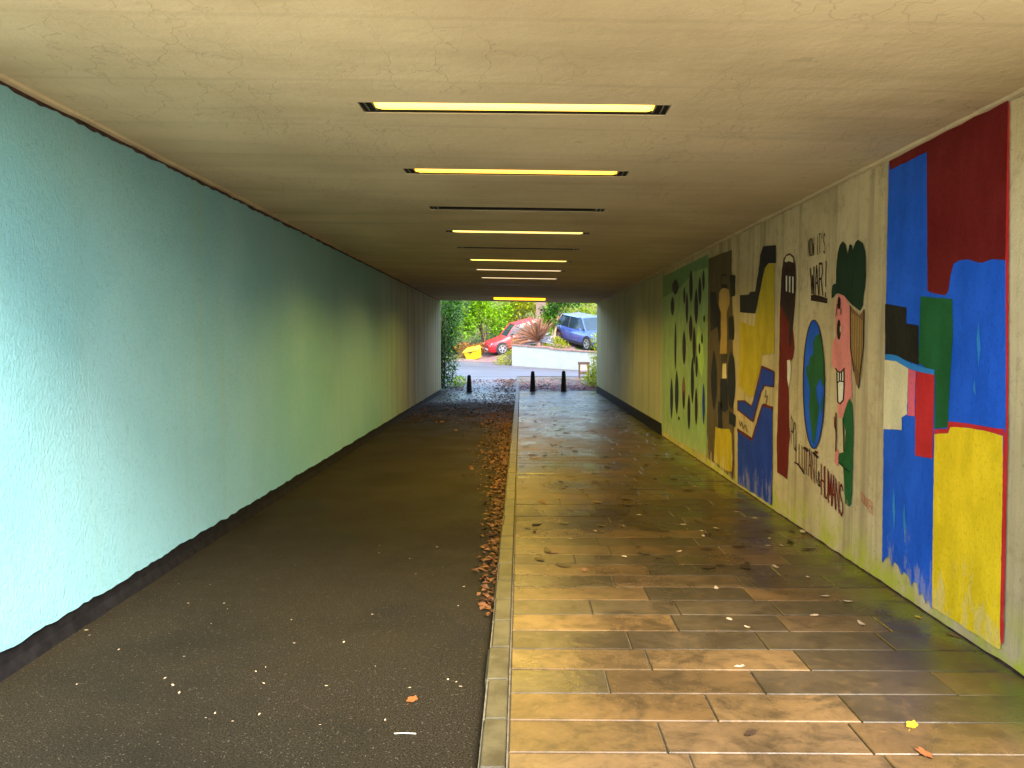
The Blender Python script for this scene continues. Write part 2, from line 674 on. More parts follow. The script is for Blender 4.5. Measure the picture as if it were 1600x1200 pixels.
# gutter line and tarmac patch on the street
b = MB()
for x in drange(-8, 3, .5)[:-1]:
    for (yo, wd) in ((36.1, .12),):
        p = [(x, yo - .12 * x, 0), (x + .5, yo - .12 * (x + .5), 0), (x + .5, yo + wd - .12 * (x + .5), 0), (x, yo + wd - .12 * x, 0)]
        b.quad(*[(q[0], q[1], T(q[0], q[1]) + .02) for q in p])
tag(b.build('gutter', plain('gutter_stone', (.16, .125, .13), .6)), kind='structure')
# pink drive under the red car
b = MB()
dx, dy = drange(-3.4, 3.0, .4), drange(40.2, 47, .4)
for y in dy:
    for x in dx:
        b.v.append((x + (y - 40.2) * .12 - .2, y, T(x + (y - 40.2) * .12 - .2, y) + .014))
n = len(dx)
for j in range(len(dy) - 1):
    for i in range(n - 1):
        b.f.append((j * n + i, j * n + i + 1, (j + 1) * n + i + 1, (j + 1) * n + i))
tag(b.build('driveway', MAT['drive'], smooth=True), kind='structure')

# pavement: mortar bed with single slabs
b = MB()
for (ya, yb) in zip([-25, 0, 12, 24], [0, 12, 24, 30.5]):
    b.quad((KR, ya, T(0, ya) + ZP - .010), (XR + .02, ya, T(0, ya) + ZP - .010), (XR + .02, yb, T(0, yb) + ZP - .010), (KR, yb, T(0, yb) + ZP - .010))
tag(b.build('pavement_bed', MAT['mortar']), kind='structure')
TAN = [(.142, .078, .026), (.120, .068, .024), (.155, .089, .032), (.125, .073, .030)]
GREY = [(.070, .048, .022), (.058, .040, .019), (.080, .056, .026), (.065, .044, .021)]
b = MB()
rowy = 3.113 - .249 * 40
ri = 0
while rowy < 30.2:
    y0, y1 = rowy, rowy + .249
    x = KR + .006
    ci = 0
    first = {0: .83, 1: .47, 2: .75, 3: .62}[ri % 4] + random.uniform(-.12, .1)
    while x < XR - .005:
        wd = first if ci == 0 else random.uniform(.5, .9)
        x1 = min(x + wd, XR - .004)
        if XR - x1 < .2:
            x1 = XR - .004
        if ri % 2 == 0:
            col = random.choice(TAN) if (ci == 0 or random.random() < .42) else random.choice(GREY)
        else:
            col = random.choice(GREY) if (ci == 0 or random.random() < .72) else random.choice(TAN)
        if 39 <= ri <= 39 or ri == 38:
            col = random.choice(TAN)
        if rowy > 24:
            col = (.15, .115, .12)
        far = sm(4.6, 7.5, rowy) * .62  # deeper slabs turn an even brown, darkened to paint in the tunnel's dimness
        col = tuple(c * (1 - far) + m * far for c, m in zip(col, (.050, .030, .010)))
        j = random.uniform(.85, 1.15)
        col = tuple(c * j for c in col)
        zz = T(x, y0) + ZP
        zt = [zz + random.uniform(-.0018, .0018) for _ in range(4)]
        gp, ch = .0035, .004
        P = [(x + gp, y0 + gp), (x1 - gp, y0 + gp), (x1 - gp, y1 - gp), (x + gp, y1 - gp)]
        Q = [(x + gp + ch, y0 + gp + ch), (x1 - gp - ch, y0 + gp + ch), (x1 - gp - ch, y1 - gp - ch), (x + gp + ch, y1 - gp - ch)]
        i0 = len(b.v)
        b.v += [(p[0], p[1], zz - .02) for p in P] + [(p[0], p[1], zt[k] - .0035) for k, p in enumerate(P)] + [(q[0], q[1], zt[k]) for k, q in enumerate(Q)]
        b.f.append((i0 + 8, i0 + 9, i0 + 10, i0 + 11))
        for k in range(4):
            m = (k + 1) % 4
            b.f.append((i0 + k, i0 + m, i0 + 4 + m, i0 + 4 + k))
            b.f.append((i0 + 4 + k, i0 + 4 + m, i0 + 8 + m, i0 + 8 + k))
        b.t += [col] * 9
        x = x1
        ci += 1
    rowy = y1
    ri += 1
tag(b.build('pavement', MAT['slab']), kind='structure')

# kerb stones
b = MB()
y = -25.0
while y < 30.4:
    ln = .375
    z = T(0, y)
    jx = random.uniform(-.004, .004)
    e = .005
    jx *= 1.6
    prof = [(KL + jx, -.1), (KL + jx, ZP - .012), (KL + .012 + jx, ZP + .002), (KR - .008, ZP + .003), (KR - .003, ZP - .004), (KR - .003, -.1)]
    dzz = random.uniform(-.002, .002)
    rs = []
    for yy, sh in ((y + e, .004), (y + e + .006, 0), (y + ln - e - .006, 0), (y + ln - e, .004)):
        rs.append([(px, yy, T(0, yy) + pz - (sh if pz > 0 else 0) + dzz) for px, pz in prof])
    b.rings(rs)
    y += ln
tag(b.build('kerb', MAT['kerb']), kind='structure')
b = MB()
b.box(KL + .004, KR - .006, -25, 24, -.1, ZP - .007)
tag(b.build('kerb_mortar', MAT['mortar']), kind='structure')

# earth bank carried over the tunnel
b = MB()
b.box(-60, XL - .36, Y0 + .1, Y1 - .1, -.2, 3.3)
b.box(XR + .36, 60, Y0 + .1, Y1 - .1, -.2, 3.3)
b.box(-60, 60, Y0 + .1, Y1 - .1, 3.302, 3.7)
tag(b.build('earth_bank', MAT['ground']), kind='structure')

# ------------------------------------------------------------------ ceiling with lamp slots
LX0, LX1 = -.85, .77
LAMPS = [on_z(802, py, zc(-.04)).y for py in (170.5, 270, 327, 363.5, 388.5, 407.5, 422.5, 435, 444.5, 465.5)]
print('LAMPS', [round(v, 2) for v in LAMPS])
LD = .092
SK = -.025                      # slight skew of the slots


def cz(x, y=0):
    return zc(x)


ceil = MB()
E0, E1 = XL - .3, XR + .3


def cstrip(x0, x1, ya0, ya1, yb0, yb1):
    ceil.quad((x0, ya0, cz(x0)), (x0, yb0, cz(x0)), (x1, yb1, cz(x1)), (x1, ya1, cz(x1)))


prev = (Y0, Y0)


def ysk(yc, x):
    return yc + SK * x


for yc in LAMPS:
    a, c = yc - LD, yc + LD
    cstrip(E0, E1, prev[0], prev[1], ysk(a, E0), ysk(a, E1))
    cstrip(E0, LX0, ysk(a, E0), ysk(a, LX0), ysk(c, E0), ysk(c, LX0))
    cstrip(LX1, E1, ysk(a, LX1), ysk(a, E1), ysk(c, LX1), ysk(c, E1))
    # slot cheeks
    D = .16
    P = [(LX0, ysk(a, LX0)), (LX1, ysk(a, LX1)), (LX1, ysk(c, LX1)), (LX0, ysk(c, LX0))]
    for k in range(4):
        p, q = P[k], P[(k + 1) % 4]
        ceil.quad((p[0], p[1], cz(p[0])), (q[0], q[1], cz(q[0])), (q[0], q[1], cz(q[0]) + D), (p[0], p[1], cz(p[0]) + D))
    prev = (ysk(c, E0), ysk(c, E1))
cstrip(E0, E1, prev[0], prev[1], Y1, Y1)
# top and ends of the slab
ceil.quad((E0, Y0, 3.3), (E1, Y0, 3.3), (E1, Y1, 3.3), (E0, Y1, 3.3))
for yy in (Y0, Y1):
    ceil.quad((E0, yy, cz(E0)), (E1, yy, cz(E1)), (E1, yy, 3.3), (E0, yy, 3.3))
for xx in (E0, E1):
    ceil.quad((xx, Y0, cz(xx)), (xx, Y1, cz(xx)), (xx, Y1, 3.3), (xx, Y0, 3.3))
oc = ceil.build('tunnel_ceiling', MAT['ceiling'], fix=False)
tag(oc, 'flat cream concrete tunnel ceiling with fine cracks and a row of lamp slots', 'ceiling')
# small drip lip along the left edge of the ceiling
b = MB()
rs = []
for y in drange(Y0 + .01, Y1 - .01, .12):
    j = random.uniform(-.006, .006)
    z = zc(XL)
    rs.append([(XL - .02, y, z + .01), (XL - .02, y, z - .018 + j), (XL + .018 + j, y, z - .014 + j * .5), (XL + .03 + j, y, z + .01)])
b.rings(rs)
b.build('edge_fillet', MAT['ceiling'], oc)
b = MB()
rs = []
for y in drange(Y0 + .01, Y1 - .01, .12):
    j = random.uniform(-.006, .006)
    z = zc(XR)
    rs.append([(XR + .02, y, z + .01), (XR + .02, y, z - .022 + j), (XR - .022 + j, y, z - .012 + j * .5), (XR - .04 + j, y, z + .01)])
b.rings(rs)
b.build('edge_fillet', MAT['ceiling'], oc)

# ------------------------------------------------------------------ ceiling lamps
EM = {
    'pale': m_emit('lit_pale_yellow_tube', (1.0, .60, .03), .62),
    'gold': m_emit('lit_golden_tube', (1.0, .42, .008), .5),
    'white': m_emit('lit_ivory_tube', (1.0, .66, .13), .42),
    'dim': m_emit('dim_ivory_tube', (1.0, .74, .40), .2),
    'orange': m_emit('lit_orange_tube', (1.0, .36, .006), .6),
}
SPEC = [
    ('pale', 1.1, (1, .74, .10), 'bright pale yellow strip lamp set in the ceiling, nearest of the row'),
    ('gold', 6, (1, .62, .05), 'golden lit strip lamp, second in the ceiling row, with black ends'),
    (None, 0, 0, 'unlit black strip lamp between the golden lamp and the thin cream one'),
    ('white', 16, (1, .68, .06), 'cream lit strip lamp between two unlit black ones'),
    (None, 0, 0, 'unlit dark strip lamp, fifth in the ceiling row, with a pale chipped right end'),
    ('white', 13, (1, .66, .14), 'thin ivory lit strip lamp right behind the second unlit one'),
    ('dim', 1.2, (1, .70, .15), 'thin dim strip lamp, seventh in the ceiling row'),
    ('dim', 11, (1, .68, .08), 'thin dim strip lamp, eighth in the ceiling row'),
    ('off2', 0, 0, 'faint milky unlit strip lamp, last of the evenly spaced ceiling lamps'),
    ('orange', 2.5, (1, .5, .05), 'glowing orange strip lamp hanging just inside the far tunnel mouth'),
]
for (kind, pw, pc, lab), yc in zip(SPEC, LAMPS):
    root = empty('ceiling_lamp', (0, yc, cz(-.04)))
    tag(root, lab, 'ceiling lamp', 'strip lamps in a row along the tunnel ceiling')
    sl = math.atan(-.0205)
    M0 = Matrix.Rotation(-sl, 4, 'Y') @ Matrix.Identity(4)
    M0 = Matrix.Translation((-.04, -.0004, 0)) @ Matrix.Rotation(math.atan(SK), 4, 'Z') @ Matrix.Rotation(math.atan(.0205), 4, 'Y')
    L2, d = .805, LD - .003
    up = kind == 'orange'
    h = MB()
    h.box(-L2, L2, -d, -d + .008, .004, .13, M0)
    h.box(-L2, L2, d - .030, d, .004, .13, M0)
    h.box(-L2, L2, -d + .008, d - .030, .10, .13, M0)
    h.build('housing', MAT['fixture'], root)
    for s in (-1, 1):
        e = MB()
        xa, xb = sorted((s * (L2 - .002), s * (L2 - .062)))
        e.box(xa, xb, -d + .010, d - .032, .003, .098, M0)
        e.build('end_cap', MAT['fixture'], root)
        e = MB()
        xa, xb = sorted((s * (L2 - .064), s * (L2 - .074)))
        e.box(xa, xb, -d + .010, d - .032, .0035, .09, M0)
        xa, xb = sorted((s * (L2 - .028), s * (L2 - .033)))
        e.box(xa, xb, -d + .012, d - .034, -.0005, .004, M0)
        e.build('bracket', MAT['rim'], root)
    t = MB()
    lo, dep = (.004, .03) if not up else (-.052, .05)
    a0, a1 = -d + .010, d - .032
    n = 8
    rs = []
    for x in (-.728, -.70, .70, .728):
        sc = .72 if abs(x) > .71 else 1
        ring = []
        for j in range(n + 1):
            an = math.pi * j / n
            ring.append(M0 @ Vector((x, (a0 + a1) / 2 - math.cos(an) * (a1 - a0) / 2 * sc, lo + dep - (dep + .010) * math.sin(an) * (sc * .5 + .5))))
        rs.append(ring)
    t.rings(rs)
    mt = MAT['dead'] if kind is None else MAT['glint'] if kind == 'off2' else EM[kind]
    t.build('tube_diffuser', mt, root, smooth=True)
    if pw:
        ld = bpy.data.lights.new('tube_light', 'AREA')
        ld.shape = 'RECTANGLE'
        ld.size = 1.42
        ld.size_y = .09
        ld.energy = pw
        ld.color = pc
        ld.spread = R(150)
        lo_ = bpy.data.objects.new('tube_light', ld)
        C.objects.link(lo_)
        lo_.parent = root
        lo_.location = (-.04, 0, -.066 if up else -.012)

# ------------------------------------------------------------------ side walls
def coat(name, x, nrm, ya, yb, zlo, ztop, mat, parent, jag=.02, jtop=.006, chamfer=None):
    """thin painted render with ragged foot and head; nrm = +1 faces +X"""
    b = MB()
    yy = drange(ya, yb, .05)
    cols = []
    r1 = r2 = 0
    for y in yy:
        r1 = r1 * .6 + random.uniform(-1, 1) * .6
        r2 = r2 * .3 + random.uniform(-1, 1) * .8
        lo = zlo + r1 * jag
        hi = ztop - (.048 if nrm > 0 else .022) + r2 * jtop
        xx = x
        if chamfer and y > chamfer:
            xx = x - nrm * (y - chamfer) * .8
        cols.append((y, lo, hi, xx))
    for (y0, l0, h0, x0), (y1, l1, h1, x1) in zip(cols, cols[1:]):
        b.quad((x0, y0, l0), (x1, y1, l1), (x1, y1, h1), (x0, y0, h0))
        b.quad((x0 - nrm * .014, y0, l0), (x1 - nrm * .014, y1, l1), (x1, y1, l1), (x0, y0, l0))
        b.quad((x0 - nrm * .014, y0, h0), (x1 - nrm * .014, y1, h1), (x1, y1, h1), (x0, y0, h0))
    o = b.build(name, mat, parent)
    bm = bmesh.new()
    bm.from_mesh(o.data)
    bmesh.ops.remove_doubles(bm, verts=bm.verts, dist=.0005)
    bmesh.ops.recalc_face_normals(bm, faces=bm.faces)
    bm.to_mesh(o.data)
    bm.free()
    return o


def core(name, x, nrm, ya, yb, ztop, mat, lab, zlo=-.2):
    b = MB()
    xa, xb = sorted((x - nrm * .015, x - nrm * .34))
    b.box(xa, xb, ya, yb, zlo, ztop)
    return tag(b.build(name, mat), lab, 'wall')


wl = core('tunnel_wall', XL, 1, Y0 + .02, Y1 - .12, zc(XL) + .01, MAT['joint'], 'pale mint painted side wall of the tunnel with a ragged black foot')
coat('painted_render', XL, 1, Y0 + .02, Y1 - .005, .128, zc(XL), MAT['mint'], wl, .014, .010, Y1 - .13)
b = MB()
yy = drange(Y0 + .02, Y1 - .14, .08)
rs = []
for y in yy:
    j = random.uniform(-.004, .004)
    rs.append([(XL - .014, y, -.05), (XL - .013, y, .165), (XL - .009 + j * .3, y, .06), (XL + .012 + j, y, .002), (XL + .03 + j * 2, y, -.03)])
b.rings(rs)
b.build('bitumen_foot', MAT['bitumen'], wl)

wr = core('tunnel_wall', XR, -1, Y0 + .02, Y1 - .12, zc(XR) + .01, MAT['joint'], 'bare concrete side wall of the tunnel covered with painted murals')
YM = on_x(1035, 600, XR).y
coat('concrete_face', XR, -1, Y0 + .02, YM, ZP + .012, zc(XR), MAT['wall'], wr, .006, .006)
coat('painted_render', XR - .003, -1, YM + .002, Y1 - .005, ZP + .13, zc(XR), MAT['aged'], wr, .016, .006, Y1 - .13)
b = MB()
b.box(XR - .009, XR + .02, YM + .01, Y1 - .15, -.05, ZP + .2)
b.build('bitumen_foot', MAT['bitumen'], wr)

# ---------------- murals: paint on the right wall, each patch a hand-width of ragged outline
LAY = [0]


def rough_poly(pts, amp=.5, step=7):
    out = []
    n = len(pts)
    for i in range(n):
        a, c = Vector(pts[i]), Vector(pts[(i + 1) % n])
        k = max(1, int((c - a).length / step))
        for j in range(k):
            p = a + (c - a) * j / k
            out.append((p.x + random.uniform(-amp, amp) * .6, p.y + random.uniform(-amp, amp)))
    return out


def patch(name, polys, mat, parent, layer=1, amp=.45, raw=False):
    b = MB()
    if not isinstance(polys[0][0], (tuple, list)):
        polys = [polys]
    x = XR - .0035 - .0016 * layer
    for po in polys:
        q = po if raw else rough_poly(po, amp)
        P = [on_x(px, py, x) for px, py in q]
        b.quad(*P)
    o = b.build(name, MAT['p_' + mat], parent, fix=False)
    bm = bmesh.new()
    bm.from_mesh(o.data)
    bmesh.ops.triangulate(bm, faces=bm.faces, ngon_method='EAR_CLIP')
    for f in bm.faces:
        f.normal_update()
        if f.normal.x > 0:
            f.normal_flip()
    bm.to_mesh(o.data)
    bm.free()
    return o


def aff(s, ox, oy, pts):
    return [(ox + x / s, oy + y / s) for x, y in pts]


def ell(cx, cy, rx, ry, n=22, lens=False):
    o = []
    for i in range(n):
        a = 2 * math.pi * i / n
        c = math.cos(a)
        s_ = math.sin(a)
        if lens:
            c = math.copysign(abs(c) ** 1.5, c)
        o.append((cx + rx * c, cy + ry * s_))
    return o


def stroke(pts, wd):
    """polyline to a list of quads"""
    out = []
    for a, c in zip(pts, pts[1:]):
        a, c = Vector(a), Vector(c)
        d = (c - a)
        if d.length < 1e-6:
            continue
        d.normalize()
        n = Vector((-d.y, d.x)) * wd / 2
        e = d * wd * .3
        out.append([tuple(a - e + n), tuple(c + e + n), tuple(c + e - n), tuple(a - e - n)])
    return out


GL = {
    'N': [[(0, 0), (0, 1), (1, 0), (1, 1)]], 'O': [[(.2, 0), (0, .3), (0, .7), (.3, 1), (.7, 1), (1, .7), (1, .3), (.8, 0), (.2, 0)]],
    'W': [[(0, 1), (.25, 0), (.5, .7), (.75, 0), (1, 1)]], 'I': [[(.5, 0), (.5, 1)]], 'T': [[(0, 1), (1, 1)], [(.5, 0), (.5, 1)]],
    "'": [[(.5, 1), (.4, .75)]], 'S': [[(.95, .85), (.6, 1), (.15, .9), (.1, .65), (.85, .4), (.9, .15), (.5, 0), (.05, .12)]],
    'A': [[(0, 0), (.5, 1), (1, 0)], [(.22, .4), (.78, .4)]], 'R': [[(0, 0), (0, 1), (.75, .95), (.85, .7), (.6, .5), (0, .48)], [(.5, .48), (1, 0)]],
    '!': [[(.5, .3), (.55, 1)], [(.5, .0), (.5, .1)]], 'P': [[(0, 0), (0, 1), (.8, .95), (.9, .7), (.7, .5), (0, .48)]],
    'L': [[(0, 1), (0, 0), (1, 0)]], 'U': [[(0, 1), (0, .2), (.3, 0), (.7, 0), (1, .2), (1, 1)]],
    '&': [[(1, 0), (.2, .8), (.4, 1), (.65, .8), (.1, .3), (.3, 0), (.6, 0), (1, .4)]],
    'H': [[(0, 0), (0, 1)], [(1, 0), (1, 1)], [(0, .5), (1, .5)]], 'M': [[(0, 0), (.05, 1), (.5, .3), (.95, 1), (1, 0)]],
    'E': [[(1, 1), (0, 1), (0, 0), (1, 0)], [(0, .5), (.8, .5)]],
}


def lettering(name, text, quad, mat, parent, layer=3, wd=.16, gap=.28):
    """text painted inside a wall quadrilateral (pixels only serve to find the wall points: tl,tr,br,bl)"""
    x = XR - .0035 - .0016 * layer
    TLp, TRp, BRp, BLp = [on_x(px, py, x) for px, py in quad]
    n = len(text)
    b = MB()
    W = (TRp - TLp).length
    H = (TLp - BLp).length
    cw = 1.0 / (n + gap * (n - 1))
    for i, chh in enumerate(text):
        if chh == ' ':
            continue
        ox = i * cw * (1 + gap)
        jy = random.uniform(-.05, .05)
        for pl in GL[chh]:
            pts = [((ox + u * cw) * W, (v + jy) * H) for u, v in pl]
            for q in stroke(pts, wd * cw * W * random.uniform(.85, 1.15)):
                P = []
                for a, c in q:
                    u, v = a / W, c / H
                    top = TLp.lerp(TRp, u)
                    bot = BLp.lerp(BRp, u)
                    P.append(bot.lerp(top, v))
                    P[-1].x = x - len(b.f) * .00002
                b.quad(*P)
    o = b.build(name, MAT['p_' + mat], parent, fix=False)
    for f in o.data.polygons:
        pass
    return o


# the big abstract panel
A = patch('abstract_mural', [(1388.5, 256), (1575.5, 158), (1571, 700), (1562, 985), (1520, 960), (1458, 930), (1455, 952), (1449, 936), (1446, 943), (1441, 925), (1436, 931), (1433, 912), (1427, 908), (1424, 917), (1420, 902), (1412, 893), (1408, 899), (1403, 884), (1397, 878), (1394, 886), (1389, 868), (1383, 872), (1378, 880), (1381, 640)], 'blue', wr, 1)
patch('red_field', [(1389, 252), (1575, 155), (1572, 406), (1550, 405), (1534, 411), (1524, 409), (1513, 405), (1500, 406), (1490, 412), (1485, 430), (1482, 454), (1477, 461), (1465, 460), (1449, 455), (1448, 237), (1391, 266)], 'red', A, 2)
patch('green_block', [(1438, 463), (1488, 467), (1489, 520), (1483, 625), (1481, 667), (1460, 670), (1461, 585), (1435, 567)], 'green', A, 2)
patch('black_block', [(1383, 475), (1416, 480), (1416, 505), (1435, 508), (1435, 570), (1415, 563), (1395, 556), (1383, 553)], 'black', A, 3)
patch('light_blue_band', [(1383, 553), (1400, 555), (1420, 566), (1440, 573), (1460, 578), (1460, 586), (1440, 582), (1420, 576), (1400, 564), (1383, 562)], 'lblue', A, 4)
patch('cream_block', [(1382, 562), (1402, 563), (1416, 570), (1419, 577), (1417, 647), (1409, 652), (1409, 672), (1380, 670)], 'cream', A, 3)
patch('pink_block', [(1419, 576), (1431, 580), (1429, 650), (1418, 649)], 'pink', A, 4)
patch('small_red_block', [(1432, 580), (1460, 585), (1457, 717), (1430, 712), (1430, 650)], 'brightred', A, 3)
patch('yellow_field', [(1460, 678), (1481, 677), (1485, 667), (1510, 668), (1540, 673), (1567, 681), (1566, 850), (1563, 1016), (1545, 1005), (1530, 994), (1512, 984), (1496, 972), (1478, 962), (1456, 948), (1458, 800)], 'yellow', A, 2)
patch('red_line', [(1460, 671), (1480, 670), (1482, 659), (1510, 661), (1545, 667), (1570, 671), (1568, 681), (1540, 673), (1510, 668), (1485, 667), (1481, 677), (1460, 678)], 'brightred', A, 3)
patch('red_line', [(1568, 681), (1572, 672), (1571, 400), (1575, 160), (1577, 160), (1575, 672), (1568, 1004), (1564, 1008), (1562, 995)], 'brightred', A, 3)
# the blue splashes and runs on the blue
patch('paint_run', [[(1394, 790), (1397, 760), (1399, 800), (1397, 830)], [(1411, 800), (1413, 785), (1416, 820), (1413, 850)], [(1526, 530), (1529, 500), (1532, 545), (1529, 575)], [(1520, 610), (1523, 590), (1525, 618)]], 'lblue', A, 3)

# the war mural: globe, two figures and writing
s4 = lambda p: aff(2.608, 1140, 360, p)
s5 = lambda p: aff(6, 1210, 360, p)
s6 = lambda p: aff(4.444, 1210, 560, p)
fc = patch('hatted_figure', s4([(440, 258), (470, 268), (490, 310), (490, 480), (495, 520), (499, 680), (485, 695), (470, 735), (460, 762), (447, 765), (440, 740), (442, 705), (462, 690), (464, 580), (437, 577), (417, 550), (416, 500), (420, 455), (433, 430), (430, 330)]), 'skin', wr, 1)
patch('hat', s5([(575, 500), (560, 500), (545, 515), (535, 575), (537, 640), (560, 620), (575, 598), (600, 590), (650, 610), (690, 655), (720, 690), (800, 755), (830, 700), (835, 620), (848, 540), (856, 420), (855, 260), (850, 200), (830, 120), (785, 88), (760, 110), (735, 182), (728, 135), (710, 128), (698, 145), (685, 222), (668, 130), (640, 100), (612, 140), (598, 185), (580, 330)]), 'dgreen', fc, 2)
patch('hair', s4([(490, 305), (500, 320), (530, 345), (547, 320), (546, 420), (540, 520), (525, 645), (515, 625), (503, 560), (494, 500), (491, 400)]), 'brown', fc, 2)
patch('hair_strand', [s4([(x, 335 + i * 5), (x + 2.4, 335 + i * 5), (x + 5, 520 + i * 14), (x + 3, 525 + i * 14)]) for i, x in enumerate((496, 503, 510, 517, 524, 531, 538))], 'tan', fc, 3, .15)
patch('hair_outline', [s4([(490, 305), (493, 306), (495, 480), (508, 575), (504, 575), (491, 480)]), s4([(546, 320), (549, 322), (547, 470), (527, 648), (524, 640), (543, 470)])], 'ink', fc, 3, .2)
patch('brow', [s4(ell(446, 296, 6.5, 26)), s4([(437, 300), (440, 300), (434, 352), (432, 350)]), s4([(452, 312), (455, 320), (454, 346), (452, 340)])], 'black', fc, 3, .2)
patch('eye', [s4(ell(445, 405, 8, 42))], 'black', fc, 3, .2)
patch('eye_glint', [s4(ell(451, 402, 1.8, 14))], 'cream', fc, 4, .1)
patch('teeth', s4([(436, 580), (464, 572), (466, 640), (463, 690), (448, 706), (440, 698), (438, 640)]), 'white', fc, 2)
patch('mouth_line', [q for pl in ([(432, 562), (440, 576), (455, 578), (467, 562)], [(437, 580), (439, 640), (441, 700), (450, 706), (462, 692)], [(466, 572), (466, 640), (463, 690)], [(438, 622), (448, 614), (465, 616)], [(447, 578), (447, 612)], [(456, 576), (456, 612)]) for q in [s4(k) for k in stroke(pl, 5)]], 'ink', fc, 3, .1)
patch('jacket', s4([(487, 685), (500, 705), (504, 800), (501, 960), (498, 1060), (495, 1115), (485, 1126), (470, 1112), (465, 1000), (462, 965), (445, 947), (443, 925), (446, 908), (468, 903), (473, 820), (462, 770), (470, 730)]), 'green', fc, 2)
patch('arm_line', [s4(k) for k in stroke([(462, 765), (464, 830), (466, 900)], 5) + stroke([(445, 945), (475, 975), (490, 985)], 6)], 'dgreen', fc, 3, .1)
patch('hand', s4([(430, 905), (440, 888), (446, 905), (444, 945), (437, 960), (428, 945)]), 'skin', fc, 2)
patch('stick', [s4(k) for k in stroke([(433, 745), (432, 790), (434, 840), (432, 900)], 5) + stroke([(426, 760), (428, 800), (433, 815)], 4)], 'dred', fc, 3, .1)

gl_ = patch('globe', s4(ell(343, 627, 44, 263, 30)), 'blue', wr, 1, .2)
patch('globe_outline', [s4(k) for k in stroke(ell(343, 627, 43.5, 262, 40) + [ell(343, 627, 43.5, 262, 40)[0]], 3.5)], 'ink', gl_, 3, .05)
patch('continent', [s4([(350, 430), (368, 420), (384, 520), (386, 620), (378, 640), (370, 600), (352, 640), (358, 700), (366, 720), (356, 790), (345, 870), (338, 860), (330, 780), (322, 720), (328, 650), (318, 600), (326, 520), (342, 500), (340, 460)]), s4([(312, 560), (320, 545), (322, 590), (314, 600)]), s4([(372, 700), (380, 670), (380, 720), (374, 750)])], 'green', gl_, 2)
rf = patch('red_figure', s4([(232, 98), (246, 92), (260, 104), (267, 150), (268, 230), (263, 330), (257, 400), (262, 440), (264, 480), (258, 520), (250, 530), (242, 560), (240, 640), (243, 800), (247, 835), (242, 870), (234, 1015), (215, 1000), (194, 985), (192, 880), (197, 700), (200, 600), (205, 300), (213, 160), (220, 115)]), 'red', wr, 1)
patch('dark_back', s4([(243, 96), (262, 110), (269, 160), (269, 240), (263, 330), (256, 400), (248, 470), (240, 470), (243, 380), (212, 310), (206, 300), (212, 165), (222, 112)]), 'ink', rf, 2)
patch('pale_cap', s4([(224, 124), (232, 104), (246, 100), (258, 112), (260, 132), (250, 128), (240, 124), (230, 130)]), 'cream', rf, 3)
patch('stripe', [s4([(x, 184 + i * 2), (x + 6, 185 + i * 2), (x + 5, 250 + i * 3), (x, 248 + i * 3)]) for i, x in enumerate((229, 242, 255))], 'white', rf, 3, .2)
patch('pale_hand', [s4([(234, 530), (246, 526), (250, 560), (246, 605), (240, 640), (235, 600)])], 'white', rf, 2)
lettering('lettering', "NOW IT'S", [(1262.5, 375), (1289.5, 363), (1289.5, 394), (1262.5, 400)], 'ink', wr, 2, .22, .22)
lettering('lettering', 'WAR!', [(1266, 418), (1293.5, 408), (1292.5, 464), (1267, 457)], 'ink', wr, 2, .2, .2)
patch('underline', s4([(331, 263), (350, 262), (398, 277), (398, 298), (370, 293), (331, 287)]), 'ink', wr, 2)
lettering('lettering', 'PO', [(1236, 650), (1243.5, 664), (1243.5, 704), (1236, 693)], 'ink', wr, 2, .24, .2)
lettering('lettering', 'LLUTANT', [(1243.5, 692), (1277.5, 709), (1277.5, 758), (1243.5, 724)], 'dred', wr, 2, .22, .25)
lettering('lettering', '&', [(1277.5, 735), (1281.5, 738), (1281.5, 760), (1277.5, 757)], 'ink', wr, 2, .22, .25)
lettering('lettering', 'HUMANS', [(1283, 725), (1317, 757), (1317, 806), (1283, 772)], 'red', wr, 2, .26, .2)
patch('lettering_outline', [s6(k) for k in stroke([(140, 722), (165, 735), (205, 800)], 9) + stroke([(205, 620), (230, 640)], 16) + stroke([(270, 655), (298, 685)], 16)], 'ink', wr, 3, .1)
lettering('lettering', 'SONIER', [(1344.5, 768), (1364, 787), (1364, 806), (1344.5, 782)], 'brightred', wr, 2, .16, .3)

# the yellow and blue zigzag mural
q5 = lambda p: aff(3.16, 1020, 380, p)
q8 = lambda p: aff(4.615, 1020, 540, p)
zz = patch('zigzag_mural', q5([(562, 106), (600, 100), (599, 300), (598, 545), (540, 550), (530, 620), (502, 720), (500, 760), (470, 755), (425, 700), (428, 500), (430, 385), (470, 400), (500, 412), (510, 350), (540, 180)]), 'ochre', wr, 1)
patch('black_shape', q5([(545, 15), (608, 10), (608, 97), (572, 100), (552, 122), (530, 230), (505, 346), (430, 340), (430, 256), (475, 252), (480, 240), (505, 240), (520, 150), (530, 60)]), 'navy', zz, 2)
patch('dark_outline', [q8([(785, 142), (877, 184), (874, 303), (803, 292), (780, 338), (722, 553), (610, 468), (608, 394), (662, 392), (710, 430), (720, 398), (765, 225)]), q8([(608, 594), (713, 664), (786, 424), (800, 418), (866, 444), (862, 470), (796, 444), (724, 690), (608, 622)])], 'dred', zz, 2)
patch('blue_zigzag', q8([(790, 160), (870, 193), (868, 294), (800, 283), (775, 330), (718, 538), (616, 458), (614, 405), (660, 404), (712, 446), (727, 400), (772, 232)]), 'dblue', zz, 3)
patch('blue_field', q8([(611, 618), (716, 688), (792, 440), (861, 458), (860, 700), (857, 1148), (845, 1150), (832, 1128), (815, 1128), (790, 1104), (760, 1090), (730, 1064), (700, 1052), (660, 1020), (611, 995)]), 'dblue', zz, 3)
